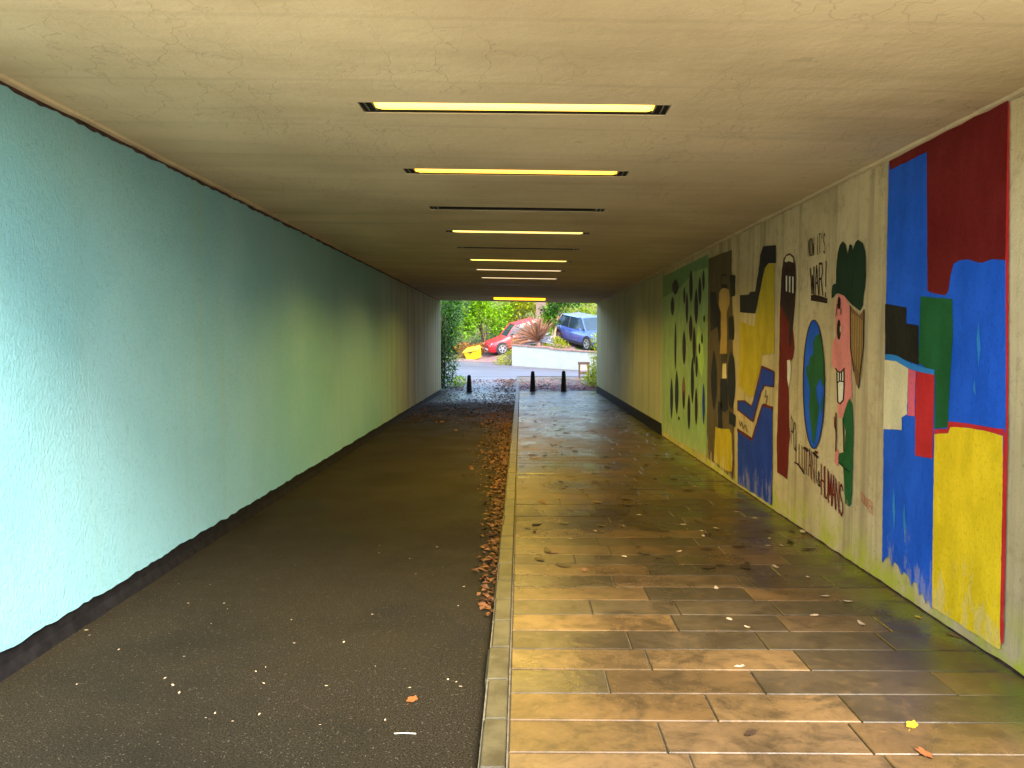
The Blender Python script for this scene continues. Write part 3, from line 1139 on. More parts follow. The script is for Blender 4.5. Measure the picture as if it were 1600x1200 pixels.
patch('scrawl', [q8(k) for k in stroke([(815, 320), (808, 370), (825, 360), (815, 420)], 5) + stroke([(622, 540), (630, 580), (640, 550), (650, 600), (665, 570), (680, 620)], 5)], 'brown', zz, 2, .1)

# the brown fork and spoon panel
fk = patch('utensil_mural', [(1107, 404), (1143, 390), (1144.5, 560), (1148, 752), (1104, 714)], 'dirty', wr, 1)
patch('spoon', aff(6.667, 1020, 390, [(692, 450), (712, 415), (745, 402), (790, 420), (800, 500), (798, 570), (770, 650), (772, 860), (770, 1085), (700, 1085), (708, 860), (712, 660), (690, 590)]), 'tan', fk, 2)
patch('dark_shape', [aff(6.667, 1020, 390, p) for p in ([(800, 262), (862, 268), (855, 480), (812, 490)], [(712, 358), (776, 365), (775, 400), (710, 396)], [(715, 255), (775, 262), (775, 275), (715, 270)], [(712, 265), (720, 265), (720, 355), (712, 355)], [(600, 440), (660, 450), (680, 800), (600, 850)], [(790, 700), (838, 690), (846, 900), (838, 945), (790, 930)], [(670, 560), (700, 640), (712, 900), (690, 980), (672, 820)])], 'black', fk, 2)
patch('dark_shape', [q8(p) for p in (ell(565, 250, 27, 205, 22, False), [(487, 240), (533, 240), (541, 455), (522, 482), (500, 470), (485, 415)], [(470, 395), (500, 420), (502, 595), (470, 590)], ell(440, 250, 20, 215, 20, True), [(495, 60), (501, 60), (502, 120), (496, 118)], [(510, 58), (516, 58), (517, 120), (511, 118)], [(527, 58), (533, 58), (534, 120), (528, 118)], [(550, 470), (595, 500), (592, 590), (550, 560)])], 'navy', fk, 3)
patch('yellow_column', q8([(452, 585), (470, 596), (500, 600), (550, 600), (568, 640), (576, 910), (540, 905), (500, 880), (440, 832)]), 'ochre', fk, 2)
patch('pale_bottle', q8([(505, 130), (528, 130), (532, 235), (500, 235)]), 'cream', fk, 2)
patch('red_line', q8([(573, 830), (580, 830), (578, 946), (570, 942)]), 'dred', fk, 3)

# the green panel with leaf shapes
gp = patch('leaf_mural', [(1035.5, 433), (1107, 397), (1104, 712), (1060, 690), (1034, 672)], 'pgreen', wr, 1)
patch('shaded_green_top', [(1035.5, 433), (1107, 397), (1106, 418), (1085, 424), (1062, 450), (1036, 465)], 'shadegreen', gp, 2)  # darker green top of the panel, with some shadow painted in
k7 = lambda l: [ell(1020 + x / 6.667, 390 + y / 6.667, rx * .72 / 6.667, ry / 6.667, 16, True) for x, y, rx, ry in l]
k8 = lambda l: [ell(1020 + x / 4.615, 540 + y / 4.615, rx * .72 / 4.615, ry / 4.615, 16, True) for x, y, rx, ry in l]
patch('dark_leaf', k7([(398, 380, 26, 175), (452, 590, 28, 190), (355, 610, 20, 170), (490, 430, 25, 150), (528, 320, 18, 110), (328, 480, 16, 90), (235, 1000, 14, 250), (205, 590, 26, 100), (235, 390, 48, 80), (512, 930, 13, 60), (485, 1030, 14, 60), (535, 720, 14, 40)]) + k8([(135, 380, 14, 150), (172, 340, 18, 160), (260, 480, 15, 130), (285, 250, 16, 170), (315, 150, 12, 80), (188, 525, 8, 16)]), 'navy', gp, 3, .15)
patch('red_leaf', k7([(395, 820, 26, 140), (325, 1020, 24, 180), (430, 1000, 24, 200)]) + k8([(312, 440, 14, 135), (222, 390, 12, 70)]), 'ink', gp, 4, .15)
patch('orange_leaf', k8([(222, 335, 17, 115)]), 'brown', gp, 3, .15)
patch('blue_leaf', k8([(366, 420, 13, 150)]), 'dblue', gp, 4, .15)
patch('lime_splash', [(1092, 505), (1095, 520), (1099, 545), (1100, 570), (1097, 590), (1092, 575), (1090, 550), (1088, 530)], 'sgreen', gp, 2, 1.0)

# ------------------------------------------------------------------ bollards
def bollard(loc, h, lab):
    root = empty('bollard', loc)
    tag(root, lab, 'bollard', 'black bollards across the far tunnel mouth')
    b = MB()
    n = 12
    prof = [(.098, 0), (.098, .035), (.088, .05), (.082, .2), (.062, h - .09), (.058, h - .085)]
    b.rings([[(r * math.cos(2 * math.pi * k / n), r * math.sin(2 * math.pi * k / n), z) for k in range(n)] for r, z in prof])
    b.build('shaft', MAT['bollard'], root)
    b = MB()
    prof = [(.052, h - .086), (.052, h - .078), (.060, h - .072), (.056, h - .03), (.036, h - .008), (.012, h)]
    b.rings([[(r * math.cos(2 * math.pi * k / n), r * math.sin(2 * math.pi * k / n), z) for k in range(n)] for r, z in prof])
    b.build('cap', MAT['bollard'], root)
    return root


bollard((-1.64, 24.25, T(0, 24.25)), .55, 'black tapered bollard standing on the asphalt on the left of the kerb')
bollard((.37, 24.1, ZP + T(0, 24.1) - .002), .64, 'black tapered bollard on the slabs close to the kerb, the middle one')
bollard((1.34, 24.1, ZP + T(0, 24.1) - .002), .65, 'black tapered bollard on the slabs farthest from the kerb, towards the green shrub')


# ------------------------------------------------------------------ vegetation
def cloud(name, blobs, n, ln, mat, parent=None, up=.25, shell=.55, droop=0, seed=0):
    """foliage: many folded leaves through the volume of overlapping blobs"""
    rnd = random.Random(seed)
    b = MB()
    vol = [rx * ry * rz for (_, _, _, rx, ry, rz) in blobs]
    tot = sum(vol)
    st = random.getstate()
    random.seed(seed)
    for (cx, cy, cz_, rx, ry, rz), v in zip(blobs, vol):
        sub = [(Vector((rnd.gauss(0, 1), rnd.gauss(0, 1), rnd.gauss(0, 1))).normalized(), rnd.uniform(.16, .34)) for _ in range(14)]
        for _ in range(int(n * v / tot)):
            # leaf clumps: a twig direction plus scatter
            c, sp = rnd.choice(sub)
            p = c * rnd.uniform(shell, 1.0) + Vector((rnd.gauss(0, sp), rnd.gauss(0, sp), rnd.gauss(0, sp)))
            if p.length > 1.12:
                p *= 1.12 / p.length
            q = Vector((cx + p.x * rx, cy + p.y * ry, cz_ + p.z * rz))
            out = Vector((p.x, p.y, p.z + up)) + Vector((rnd.gauss(0, .6), rnd.gauss(0, .6), rnd.gauss(0, .5) - droop))
            s_ = ln * rnd.uniform(.55, 1.25)
            b.leaf(q, out, Vector((rnd.gauss(0, .4), rnd.gauss(0, .4), 1)), s_, s_ * rnd.uniform(.4, .62), rnd.uniform(-.05, .2))
    random.setstate(st)
    return b.build(name, mat, parent)


def bush(name, x, y, blobs, n, ln, mat, lab, cat, group=None, stems=5, hgt=1.0, **kw):
    z = T(x, y) - .02
    root = empty(name, (x, y, z))
    tag(root, lab, cat, group)
    cloud('foliage', blobs, n, ln, MAT[mat], root, seed=int(abs(x * 37 + y * 11)), **kw)
    b = MB()
    rnd = random.Random(int(abs(x * 91 + y)))
    for k in range(stems):
        bl = rnd.choice(blobs)
        tx, ty, tz = bl[0] + rnd.uniform(-.5, .5) * bl[3], bl[1] + rnd.uniform(-.5, .5) * bl[4], bl[2] + rnd.uniform(-.2, .5) * bl[5]
        sx, sy = rnd.uniform(-.12, .12), rnd.uniform(-.12, .12)
        b.tube([(sx, sy, -.05), (sx + tx * .3, sy + ty * .3, tz * .4), (tx, ty, tz)], [.035 * hgt, .025 * hgt, .008], 6)
    b.build('stem', MAT['bark'], root, smooth=True)
    return root


# glossy dark shrub against the left of the far mouth
bush('dark_shrub', -2.75, 26.6, [(.12, -1.7, .9, .42, .8, 1.0), (.15, -1.5, 2.1, .5, .8, 1.1), (.0, -.6, .9, .55, .9, 1.1), (.1, -.6, 2.1, .6, .9, 1.0), (.1, -.4, 3.0, .75, 1.0, 1.0), (-.1, .7, 1.3, .65, 1.0, 1.4), (-.1, .9, 3.1, .95, 1.0, 1.1), (.45, -.4, 3.45, .6, .9, .5), (-.9, .2, 1.8, .9, 1.6, 2.0)], 15000, .105, 'ivy',
     'dark glossy evergreen shrub filling the left side of the far tunnel mouth', 'shrub', stems=7, hgt=1.2)
bush('low_weed', -2.15, 26.2, [(.0, 0, .16, .30, .5, .2), (.05, .9, .14, .3, .4, .18)], 600, .07, 'lgreen',
     'small bright green weeds at the foot of the dark shrub', 'plant', stems=3, hgt=.3)
# bright shrub to the right of the mouth
bush('bright_shrub', 2.75, 27.0, [(-.05, -.7, .45, .36, .7, .45), (-.12, .1, .45, .42, .6, .45), (.05, .0, 1.2, .38, .7, .55), (-.22, -.9, .2, .4, .6, .25), (.12, .3, 1.55, .36, .6, .4), (.0, -1.6, .25, .3, .5, .3)], 4200, .085, 'ygreen',
     'bright yellow-green shrub hugging the right edge of the far tunnel mouth', 'shrub', stems=6)
# garden shrubs across the street
BG = 'big garden shrubs behind the parked cars'
bush('garden_shrub', -4.6, 47.0, [(0, 0, 1.3, 1.5, 1.2, 1.5), (-.6, .2, 2.8, 1.5, 1.2, 1.3), (.8, .2, 2.4, 1.2, 1.0, 1.3)], 5200, .22, 'mgreen',
     'tall mid green garden shrub above the yellow grit bin, behind the dark one', 'shrub', BG, hgt=2)
bush('garden_shrub', -2.3, 47.8, [(0, 0, 1.3, 1.3, 1.1, 1.4), (.5, .1, 2.6, 1.3, 1.1, 1.2), (-.7, .2, 2.5, 1.1, 1.0, 1.2)], 5200, .2, 'lgreen',
     'tall lime green garden shrub rising behind the nose of the red car', 'shrub', BG, hgt=2)
bush('garden_shrub', -.2, 49.4, [(0, 0, 1.2, 1.4, 1.1, 1.3), (.4, .2, 2.3, 1.3, 1.1, 1.0)], 4200, .2, 'ygreen',
     'yellowish garden shrub rising behind the roof of the red car', 'shrub', BG, hgt=2)
bush('garden_shrub', 2.05, 49.6, [(0, 0, 1.1, .9, .9, 1.2), (.1, .2, 1.9, .8, .9, .8)], 2600, .2, 'ygreen',
     'yellow-green garden shrub between the pink brick pier and the small tree', 'shrub', BG, hgt=2)
bush('garden_shrub', -6.9, 49.0, [(0, 0, 1.6, 1.8, 1.3, 1.9), (.4, .2, 3.0, 1.8, 1.3, 1.4)], 4000, .24, 'mgreen',
     'mid green garden shrub mostly hidden behind the dark evergreen', 'shrub', BG, hgt=2)
bush('low_shrub', -.75, 38.35, [(0, 0, .22, .42, .35, .3), (.22, .2, .42, .28, .3, .3), (-.3, -.1, .12, .3, .3, .18)], 1100, .085, 'ygreen',
     'low yellow-green shrub at the left end of the white garden wall', 'shrub', stems=4, hgt=.5)
bush('low_shrub', -.2, 41.6, [(.1, 0, .28, .45, .35, .34), (.55, .3, .2, .4, .3, .28)], 900, .09, 'lgreen',
     'small green shrub on top of the white wall, left of the spiky plant', 'shrub', stems=4, hgt=.5)
bush('low_shrub', 1.75, 40.6, [(0, 0, .3, .5, .35, .36), (.4, .4, .25, .4, .4, .3)], 900, .09, 'ygreen',
     'small olive shrub behind the white wall, between spiky plant and blue car', 'shrub', stems=4, hgt=.5)
bush('garden_shrub', 1.32, 42.3, [(0, 0, .5, .38, .4, .5), (.05, .1, 1.1, .40, .4, .5), (.0, .05, 1.5, .34, .35, .35)], 2000, .10, 'lgreen',
     'slim lime green shrub standing between the spiky palm and the small tree', 'shrub', stems=5)
bush('autumn_shrub', -3.15, 44.6, [(0, 0, .35, .75, .5, .45), (.6, .1, .55, .6, .5, .4)], 1800, .12, 'orange',
     'orange autumn shrub right behind the yellow grit bin', 'shrub', stems=5)

# clipped hedge behind the blue car
hr = empty('hedge', (4.4, 49.0, T(4.4, 49)))
tag(hr, 'bright lime hedge in a long row behind the blue car', 'hedge')
cloud('foliage', [(x, random.uniform(-.15, .15), z, .65, .55, .6) for x in (-1.5, -.7, .1, .9, 1.7, 2.5) for z in (.55, 1.3, 1.9)], 7500, .13, MAT['hedge'], hr, seed=5)
b = MB()
for x in (-1.2, -.3, .6, 1.5, 2.3):
    b.tube([(x, 0, -.1), (x + .1, .02, .7), (x - .05, 0, 1.7)], [.05, .04, .015], 6)
b.build('stem', MAT['bark'], hr)

# small tree behind the wall
tx, ty = 1.86, 42.2
tr = empty('small_tree', (tx, ty, T(tx, ty) - .03))
tag(tr, 'small tan-stemmed tree with dark leaves leaning beside the blue car', 'tree')
b = MB()
b.tube([(0, 0, -.05), (-.04, 0, .45), (.03, .02, .95), (.14, 0, 1.5), (.3, 0, 2.1)], [.085, .07, .06, .045, .02], 8)
b.tube([(.03, .02, .95), (-.15, .05, 1.4), (-.32, .08, 1.9)], [.045, .03, .012], 7)
b.tube([(.1, 0, 1.3), (.35, -.1, 1.7), (.62, -.15, 2.15)], [.04, .025, .012], 7)
b.build('trunk', MAT['bark2'], tr, smooth=True)
cloud('crown', [(-.35, 0, 1.95, .42, .4, .35), (.25, 0, 2.2, .5, .45, .4), (.75, -.1, 2.35, .5, .4, .3), (-.1, -.1, 1.5, .28, .3, .25), (.05, .1, 1.2, .22, .22, .25)], 1900, .15, MAT['ivy'], tr, seed=8, droop=.5)
cloud('crown', [(-.3, .1, 1.25, .4, .3, .5), (-.45, .1, 1.75, .35, .3, .35)], 900, .12, MAT['lgreen'], tr, seed=9)

# spiky cabbage palm behind the wall
px_, py_ = .88, 40.7
pr = empty('spiky_palm', (px_, py_, T(px_, py_)))
tag(pr, 'spiky palm with a fan of dry pinkish leaves above the white wall', 'palm')
b = MB()
b.tube([(0, 0, -.05), (.02, 0, .25), (-.01, .01, .52)], [.17, .15, .14], 10)
b.tube([(.26, .1, -.05), (.25, .08, .2), (.22, .05, .4)], [.08, .07, .06], 8)
b.build('trunk', plain('pinkish_palm_trunk', (.27, .15, .12), .9, .4, 14, .8, 50), pr, smooth=True)


def fan(name, mat, n, a0, a1, seed, ln=(.7, 1.1), w=.05):
    rnd = random.Random(seed)
    b = MB()
    for k in range(n):
        a = R(rnd.uniform(a0, a1))
        el = R(rnd.uniform(-55, 55))
        d = Vector((math.cos(a) * math.cos(el), math.sin(el), math.sin(a) * math.cos(el)))
        L = rnd.uniform(*ln)
        p0 = Vector((rnd.uniform(-.06, .06), rnd.uniform(-.06, .06), rnd.uniform(.38, .55)))
        side = d.cross(Vector((rnd.uniform(-.3, .3), 1, rnd.uniform(-.3, .3)))).normalized()
        pts = []
        for t in (0, .35, .7, 1):
            pts.append((p0 + d * L * t + Vector((0, 0, -.22 * L * t * t)), w * (1, 1.0, .7, .12)[int(t * 3.01 + .2)]))
        tn = rnd.random()
        for (pa, wa), (pb, wb) in zip(pts, pts[1:]):
            b.quad(pa - side * wa / 2, pa + side * wa / 2, pb + side * wb / 2, pb - side * wb / 2)
            b.t.append(tn)
    return b.build(name, MAT[mat], pr)


fan('dry_leaves', 'frond', 340, 55, 180, 3, (1.0, 2.0), .05)
fan('grey_leaves', 'frond2', 80, 0, 80, 4, (.6, 1.15), .06)
fan('grey_leaves', 'frond2', 18, 150, 190, 6, (.9, 1.25), .05)

# pink brick pier
gpx, gpy = 1.22, 47.6
z = T(gpx, gpy)
pier = empty('brick_pier', (gpx, gpy, z))
tag(pier, 'pinkish brick gate pier rising behind the spiky palm', 'pier')
b = MB()
b.box(-.3, .3, -.3, .3, -.2, 2.25)
b.build('shaft', MAT['brickpink'], pier)
b = MB()
b.box(-.36, .36, -.36, .36, 2.252, 2.34)
b.box(-.26, .26, -.26, .26, 2.341, 2.42)
b.build('cap', MAT['coping'], pier)

# ------------------------------------------------------------------ white garden wall outside
gw = empty('garden_wall', (WA.x, WA.y, 0))
tag(gw, 'white rendered garden wall with stepped pinkish coping across the street', 'wall')
ang = math.atan2(WB.y - WA.y, WB.x - WA.x)
gw.rotation_euler = (0, 0, ang)
Lw = (WB - WA).length
secs = [(0, .95, 1.40), (.95, 2.2, 1.335), (2.2, Lw, 1.22)]
b = MB()
for s0, s1, zt in secs:
    sub = drange(s0, s1, .6)
    for u0, u1 in zip(sub, sub[1:]):
        P = []
        for u in (u0, u1):
            zt2 = zt - .055 * (u - s0)
            P.append([(u, -.0, -.3), (u, -.0, zt2), (u, .22, zt2), (u, .22, -.3)])
        b.rings(P)
b.box(0.002, .22, .222, 4.2, -.3, 1.30)      # return along the drive
b.build('render_panel', MAT['white'], gw)
b = MB()
for s0, s1, zt in secs:
    z0, z1 = zt + .003, zt - .055 * (s1 - s0) + .003
    e = .03
    b.rings([[(s0 - .015, -e, z0), (s0 - .015, .25, z0), (s0 - .015, .25, z0 + .06), (s0 - .015, -e, z0 + .06)], [(s1 - .02, -e, z1), (s1 - .02, .25, z1), (s1 - .02, .25, z1 + .06), (s1 - .02, -e, z1 + .06)]])
b.box(-.02, .24, .26, 4.2, 1.303, 1.36)
b.build('coping', MAT['coping'], gw)

# ------------------------------------------------------------------ yellow grit bin
gbx, gby = -2.62, 42.9
gb = empty('grit_bin', (gbx, gby, T(gbx, gby) + .02), R(8))
tag(gb, 'yellow plastic grit bin standing on the verge by the drive', 'grit bin')
gb.rotation_euler = (R(8), R(-10), R(-18))
b = MB()
b.rings([[(-.36, -.22, 0), (.36, -.22, 0), (.36, .25, 0), (-.36, .25, 0)], [(-.42, -.29, .46), (.42, -.29, .46), (.42, .30, .52), (-.42, .30, .52)]])
bevel(b.build('bin_body', MAT['grit'], gb), .03)
b = MB()
b.rings([[(-.46, -.34, .462), (.46, -.34, .462), (.46, .33, .524), (-.46, .33, .524)], [(-.46, -.34, .51), (.46, -.34, .51), (.46, .33, .60), (-.46, .33, .60)], [(-.36, -.20, .60), (.36, -.20, .60), (.36, .26, .68), (-.36, .26, .68)]])
bevel(b.build('lid', MAT['grit'], gb), .02)
b = MB()
b.box(-.1, .1, -.352, -.338, .40, .46)
b.build('latch', MAT['trim'], gb)

# ------------------------------------------------------------------ small timber stand by the right shrub
sx_, sy_ = 2.42, 29.6
st = empty('timber_stand', (sx_, sy_, T(sx_, sy_) - .02), R(8))
tag(st, 'small dark timber stand with a faded pink board beside the bright shrub', 'stand')
for s in (-1, 1):
    b = MB()
    b.box(s * .17 - .03, s * .17 + .03, -.03, .03, 0, .60)
    b.build('post', MAT['wood'], st)
b = MB()
b.box(-.22, .22, -.05, .05, .602, .70)
b.build('top_rail', MAT['wood'], st)
b = MB()
b.box(-.138, .138, -.02, .01, .38, .58)
b.build('board', MAT['panel'], st)
b = MB()
b.box(-.138, .138, -.025, .02, .22, .32)
b.build('lower_rail', MAT['wood'], st)


# ------------------------------------------------------------------ parked cars
def sec(x, w, zb, zt, tum=.10):
    """closed cross-section of the lower body, y symmetric"""
    h = zt - zb
    r = [(w * .86, zb), (w * .97, zb + h * .12), (w, zb + h * .38), (w * .995, zb + h * .62), (w * .955, zb + h * .86), (w * .88, zt - h * .02), (w * .6, zt + h * .01)]
    return [(x, y, z) for y, z in r] + [(x, -y, z) for y, z in reversed(r)]


def car(name, lab, paint, L, W, H, suv=False):
    root = empty(name)
    tag(root, lab, 'car')
    hw = W / 2
    f = L / 2
    zb = .22 if suv else .17
    belt = H * .62
    hood = H * (.60 if suv else .56)
    stn = [(f, hw * .72, zb + .16, hood * .72), (f - .04, hw * .82, zb + .06, hood * .84), (f - .14, hw * .91, zb + .02, hood * .92), (f - .35, hw * .97, zb, hood * .965), (f - .75, hw, zb, hood * 1.0), (f - 1.15, hw, zb, belt * .985),
           (f - 1.6, hw, zb, belt), (0, hw, zb, belt), (-f + 1.0, hw, zb, belt * 1.03), (-f + .4, hw * .98, zb + .02, belt * 1.05), (-f + .12, hw * .93, zb + .06, belt * 1.04), (-f + .03, hw * .88, zb + .1, belt * .98), (-f, hw * .8, zb + .18, belt * .85)]
    b = MB()
    b.rings([sec(*s) for s in stn])
    body = b.build('body', MAT[paint], root, smooth=True)
    body.data.set_sharp_from_angle(angle=R(40)) if hasattr(body.data, 'set_sharp_from_angle') else None
    # glasshouse
    cx0, cx1 = f - 1.12, f - (1.72 if suv else 1.8)
    rx1, rx0 = (-f + .45, -f + .12) if suv else (-f + .75, -f + .18)
    zt = H - .035
    bw, tw = hw * .90, hw * .70
    zbelt = belt * .99
    gb_ = [(cx0, bw * .93), (cx0 - .5, bw), (rx0 + .5, bw), (rx0, bw * .9)]
    gt_ = [(cx1, tw * .95), (cx1 - .35, tw), (rx1 + .3, tw), (rx1, tw * .94)]

    def ringz(pts, z):
        return [(x, y, z) for x, y in pts] + [(x, -y, z) for x, y in reversed(pts)]
    mid = [((a[0] + c[0]) / 2, (a[1] + c[1]) / 2 + .02) for a, c in zip(gb_, gt_)]
    b = MB()
    b.rings([ringz(gb_, zbelt - .02), ringz(mid, (zbelt + zt) / 2), ringz(gt_, zt)])
    b.build('window_glass', MAT['glass'], root)
    # roof
    b = MB()
    gr = [(x + (.03 if x > 0 else -.03), y + .025) for x, y in gt_]
    gr2 = [(x * .9, y * .8) for x, y in gt_]
    b.rings([ringz(gr, zt - .02), ringz(gr, zt + .004), ringz(gr2, H)])
    b.build('roof', MAT[paint], root, smooth=False)
    # pillars
    for s in (-1, 1):
        for k, wd in ((0, .035), (2, .04), (3, .06)):
            a, m_, c = gb_[k], mid[k], gt_[k]
            p = MB()
            p.tube([(a[0], s * (a[1] + .004), zbelt - .03), (m_[0], s * (m_[1] + .004), (zbelt + zt) / 2), (c[0], s * (c[1] + .004), zt)], wd, 6)
            p.build('pillar', MAT[paint], root)
        p = MB()
        xm = (gb_[1][0] + gb_[2][0]) / 2 - .05
        p.tube([(xm, s * (bw + .004), zbelt - .02), (xm - .02, s * ((bw + tw) / 2 + .026), (zbelt + zt) / 2), (xm - .05, s * (tw + .004), zt)], .03, 6)
        p.build('door_pillar', MAT['trim'], root)
        p = MB()
        p.rings([[(cx0 - .32 + dx * sc, s * (hw * .97 + .09 + dy * sc), zbelt + .07 + dz * sc) for dx, dy, dz in ((-.05, -.09, -.06), (-.05, .09, -.05), (-.05, .09, .06), (-.05, -.09, .05))] if True else None for sc in (1,)] +
                [[(cx0 - .22, s * (hw * .97 + .09 + dy), zbelt + .07 + dz) for dy, dz in ((-.05, -.03), (.05, -.03), (.05, .03), (-.05, .03))]])
        p.build('door_mirror', MAT[paint] if suv else MAT['trim'], root)
        hl = MB()
        yh = s * hw * .66
        hl.rings([[(f - .20, yh - .17, hood * .74), (f - .20, yh + .17, hood * .74), (f - .30, yh + .17, hood * .91), (f - .30, yh - .17, hood * .91)],
                  [(f - .012, yh - .14, hood * .73), (f - .075, yh + .15, hood * .75), (f - .16, yh + .15, hood * .90), (f - .075, yh - .13, hood * .86)]])
        hl.build('headlight', MAT['lens'], root)
        # sill, door seams and handle
        d = MB()
        d.box(-f + 1.15, f - 1.25, s * hw * .985 - .012, s * hw * .985 + .012, zb - .02, zb + .10)
        d.build('sill', MAT['trim'], root)
        d = MB()
        d.box(-.35, -.15, s * (hw + .002) - .012, s * (hw + .002) + .012, belt * .82, belt * .85)
        d.build('door_handle', MAT[paint] if not suv else MAT['trim'], root)
    g_ = MB()
    g_.rings([[(f - .06, -hw * .42, hood * .66), (f - .06, hw * .42, hood * .66), (f - .06, hw * .42, hood * .80), (f - .06, -hw * .42, hood * .80)], [(f + .008, -hw * .38, hood * .66), (f + .008, hw * .38, hood * .66), (f - .018, hw * .38, hood * .79), (f - .018, -hw * .38, hood * .79)]])
    g_.build('grille', MAT['trim'], root)
    g_ = MB()
    g_.box(f - .06, f + .016, -.26, .26, zb + .16, zb + .27)
    g_.build('number_plate', MAT['plate'], root)
    # wheels
    r = .36 if suv else .315
    for xw in (f - (.80 if suv else .70), -f + .75):
        for s in (-1, 1):
            yo = s * (hw - .085)
            ar = MB()
            n = 20
            ar.rings([[(xw + (r + .055) * math.cos(2 * math.pi * k / n), yo + dy, r + .01 + (r + .055) * math.sin(2 * math.pi * k / n)) for k in range(n)] for dy in (-.02, s * .0905)])
            ar.build('wheel_arch', MAT['trim'], root)
            wm = MB()
            prof = [(r * .62, -.08), (r * .96, -.095), (r, -.05), (r, .05), (r * .96, .098), (r * .70, .10), (r * .66, .07)]
            wm.rings([[(xw + q * math.cos(2 * math.pi * k / 24), yo + s * (dy + .012), r + q * math.sin(2 * math.pi * k / 24)) for k in range(24)] for q, dy in prof])
            wh = wm.build('wheel', MAT['tyre'], root, smooth=False)
            rm = MB()
            for k in range(5):
                a = 2 * math.pi * k / 5 + .3
                M_ = Matrix.Translation((xw, yo + s * .088, r)) @ Matrix.Rotation(a, 4, 'Y')
                rm.box(-.035, .035, -.012, .012, 0.02, r * .66, M_)
            n = 24
            rr = [(r * .70, .078), (r * .70, .112), (r * .60, .112), (r * .60, .078)]
            rm.rings([[(xw + q * math.cos(2 * math.pi * k / n), yo + s * dy, r + q * math.sin(2 * math.pi * k / n)) for k in range(n)] for q, dy in rr + [rr[0]]], cap=False)
            rm.rings([[(xw + q * math.cos(2 * math.pi * k / 12), yo + s * dy, r + q * math.sin(2 * math.pi * k / 12)) for k in range(12)] for q, dy in ((.06, .07), (.06, .105), (.03, .112))])
            rm.build('rim', MAT['alloy'], wh)
    return root


def place(o, x, y, head, dz=0.0, half=1.2):
    """stand a car on the land: head = heading angle of its nose"""
    d = Vector((math.cos(head), math.sin(head)))
    l = Vector((-d.y, d.x))
    zf, zr = T(x + d.x * half, y + d.y * half), T(x - d.x * half, y - d.y * half)
    za, zb_ = T(x + l.x * .7, y + l.y * .7), T(x - l.x * .7, y - l.y * .7)
    fx = Vector((d.x * 2 * half, d.y * 2 * half, zf - zr)).normalized()
    ly = Vector((l.x * 1.4, l.y * 1.4, za - zb_)).normalized()
    nz = fx.cross(ly).normalized()
    ly = nz.cross(fx)
    m = Matrix((fx, ly, nz)).transposed().to_4x4()
    m.translation = Vector((x, y, (zf + zr) / 2 + dz))
    o.matrix_world = m


rc = car('parked_car', 'red hatchback parked nose down on the sloping pink drive', 'redcar', 3.7, 1.68, 1.43)
place(rc, -.12, 44.0, R(180 + 15), .02)
bc = car('parked_car', 'blue off-roader parked above the white wall at the right', 'bluecar', 4.3, 1.84, 1.60, True)
place(bc, 3.57, 41.9, R(-60), .015)

# ------------------------------------------------------------------ fallen leaves
def leaf_mesh(name, mat, shape):
    b = MB()
    rnd = random.Random(shape)
    n = 16 if shape != 2 else 20
    P = []
    for k in range(n):
        a = 2 * math.pi * k / n
        if shape == 2:
            r = .5 * (.72 + .28 * abs(math.cos(2.5 * a))) * rnd.uniform(.85, 1.1)
            x, y = r * math.cos(a), r * math.sin(a) * .62
        else:
            x, y = .5 * math.cos(a), (.27 if shape == 0 else .21) * math.sin(a) * (1 - .35 * math.cos(a)) * rnd.uniform(.85, 1.1)
        z = .03 + .20 * y * y + (.22 * x * x if shape == 1 else .10 * x * x) + rnd.uniform(0, .035)
        P.append((x, y, z))
    b.v = [(0, 0, .012)] + P + [(-.5, 0, .05), (-.78, .05, .03), (-.78, .02, .02)]
    for k in range(n):
        b.f.append((0, 1 + k, 1 + (k + 1) % n))
    i = n + 1
    b.f.append((i, i + 1, i + 2))
    return b.mesh(name, mat, True)


LM = {}
for nm, col, rg in (('dark', (.035, .018, .009), .5), ('brown', (.15, .065, .025), .6), ('pale', (.48, .36, .22), .6), ('yellow', (.50, .33, .02), .5), ('rust', (.24, .075, .02), .5)):
    mt = plain('fallen_leaf_' + nm, col, rg, .35, 25, .3, 90)
    for sh in range(3):
        LM[nm, sh] = leaf_mesh('fallen_leaf', mt, sh)


def put_leaf(nm, x, y, size, lab, group, zbase=None, shape=None):
    o = bpy.data.objects.new('fallen_leaf', LM[nm, random.randrange(3) if shape is None else shape])
    C.objects.link(o)
    onpave = x > KR
    zb = (ZP + .0015 if onpave else .002) if zbase is None else zbase
    o.location = (x, y, zb + T(x, y))
    o.scale = (size, size * random.uniform(.75, 1.1), size * random.uniform(.5, 1.0))
    o.rotation_euler = (random.uniform(-.06, .06), random.uniform(-.06, .06), random.uniform(0, 6.28))
    return tag(o, lab, 'leaf', group)


# single leaves one can point to
for px, py, nm, sz, lab in (
    (1425, 1134, 'yellow', .075, 'yellow leaf lying flat on the tan slabs in the lower right corner'),
    (1444, 1178, 'rust', .085, 'rust-red lobed leaf on the slabs below the yellow one'),
    (1490, 994, 'brown', .085, 'brown crumpled leaf on the mossy edge under the yellow mural paint'),
    (1345, 975, 'pale', .08, 'pale curled leaf on the slabs in front of the abstract mural'),
    (1254, 832, 'pale', .10, 'cream leaf propped at the foot of the wall below the writing'),
    (1172, 1147, 'dark', .07, 'dark leaf alone on the tan slabs at the bottom of the picture'),
    (644, 1094, 'rust', .075, 'orange-brown leaf alone on the bare asphalt near the camera'),
    (1435, 965, 'yellow', .05, 'small yellow leaf on dark slabs below the blue mural paint'),
):
    p = on_z(px, py, ZP if px > 800 else 0)
    put_leaf(nm, p.x, p.y, sz, lab, None, shape=2 if nm in ('rust', 'yellow') else 1)
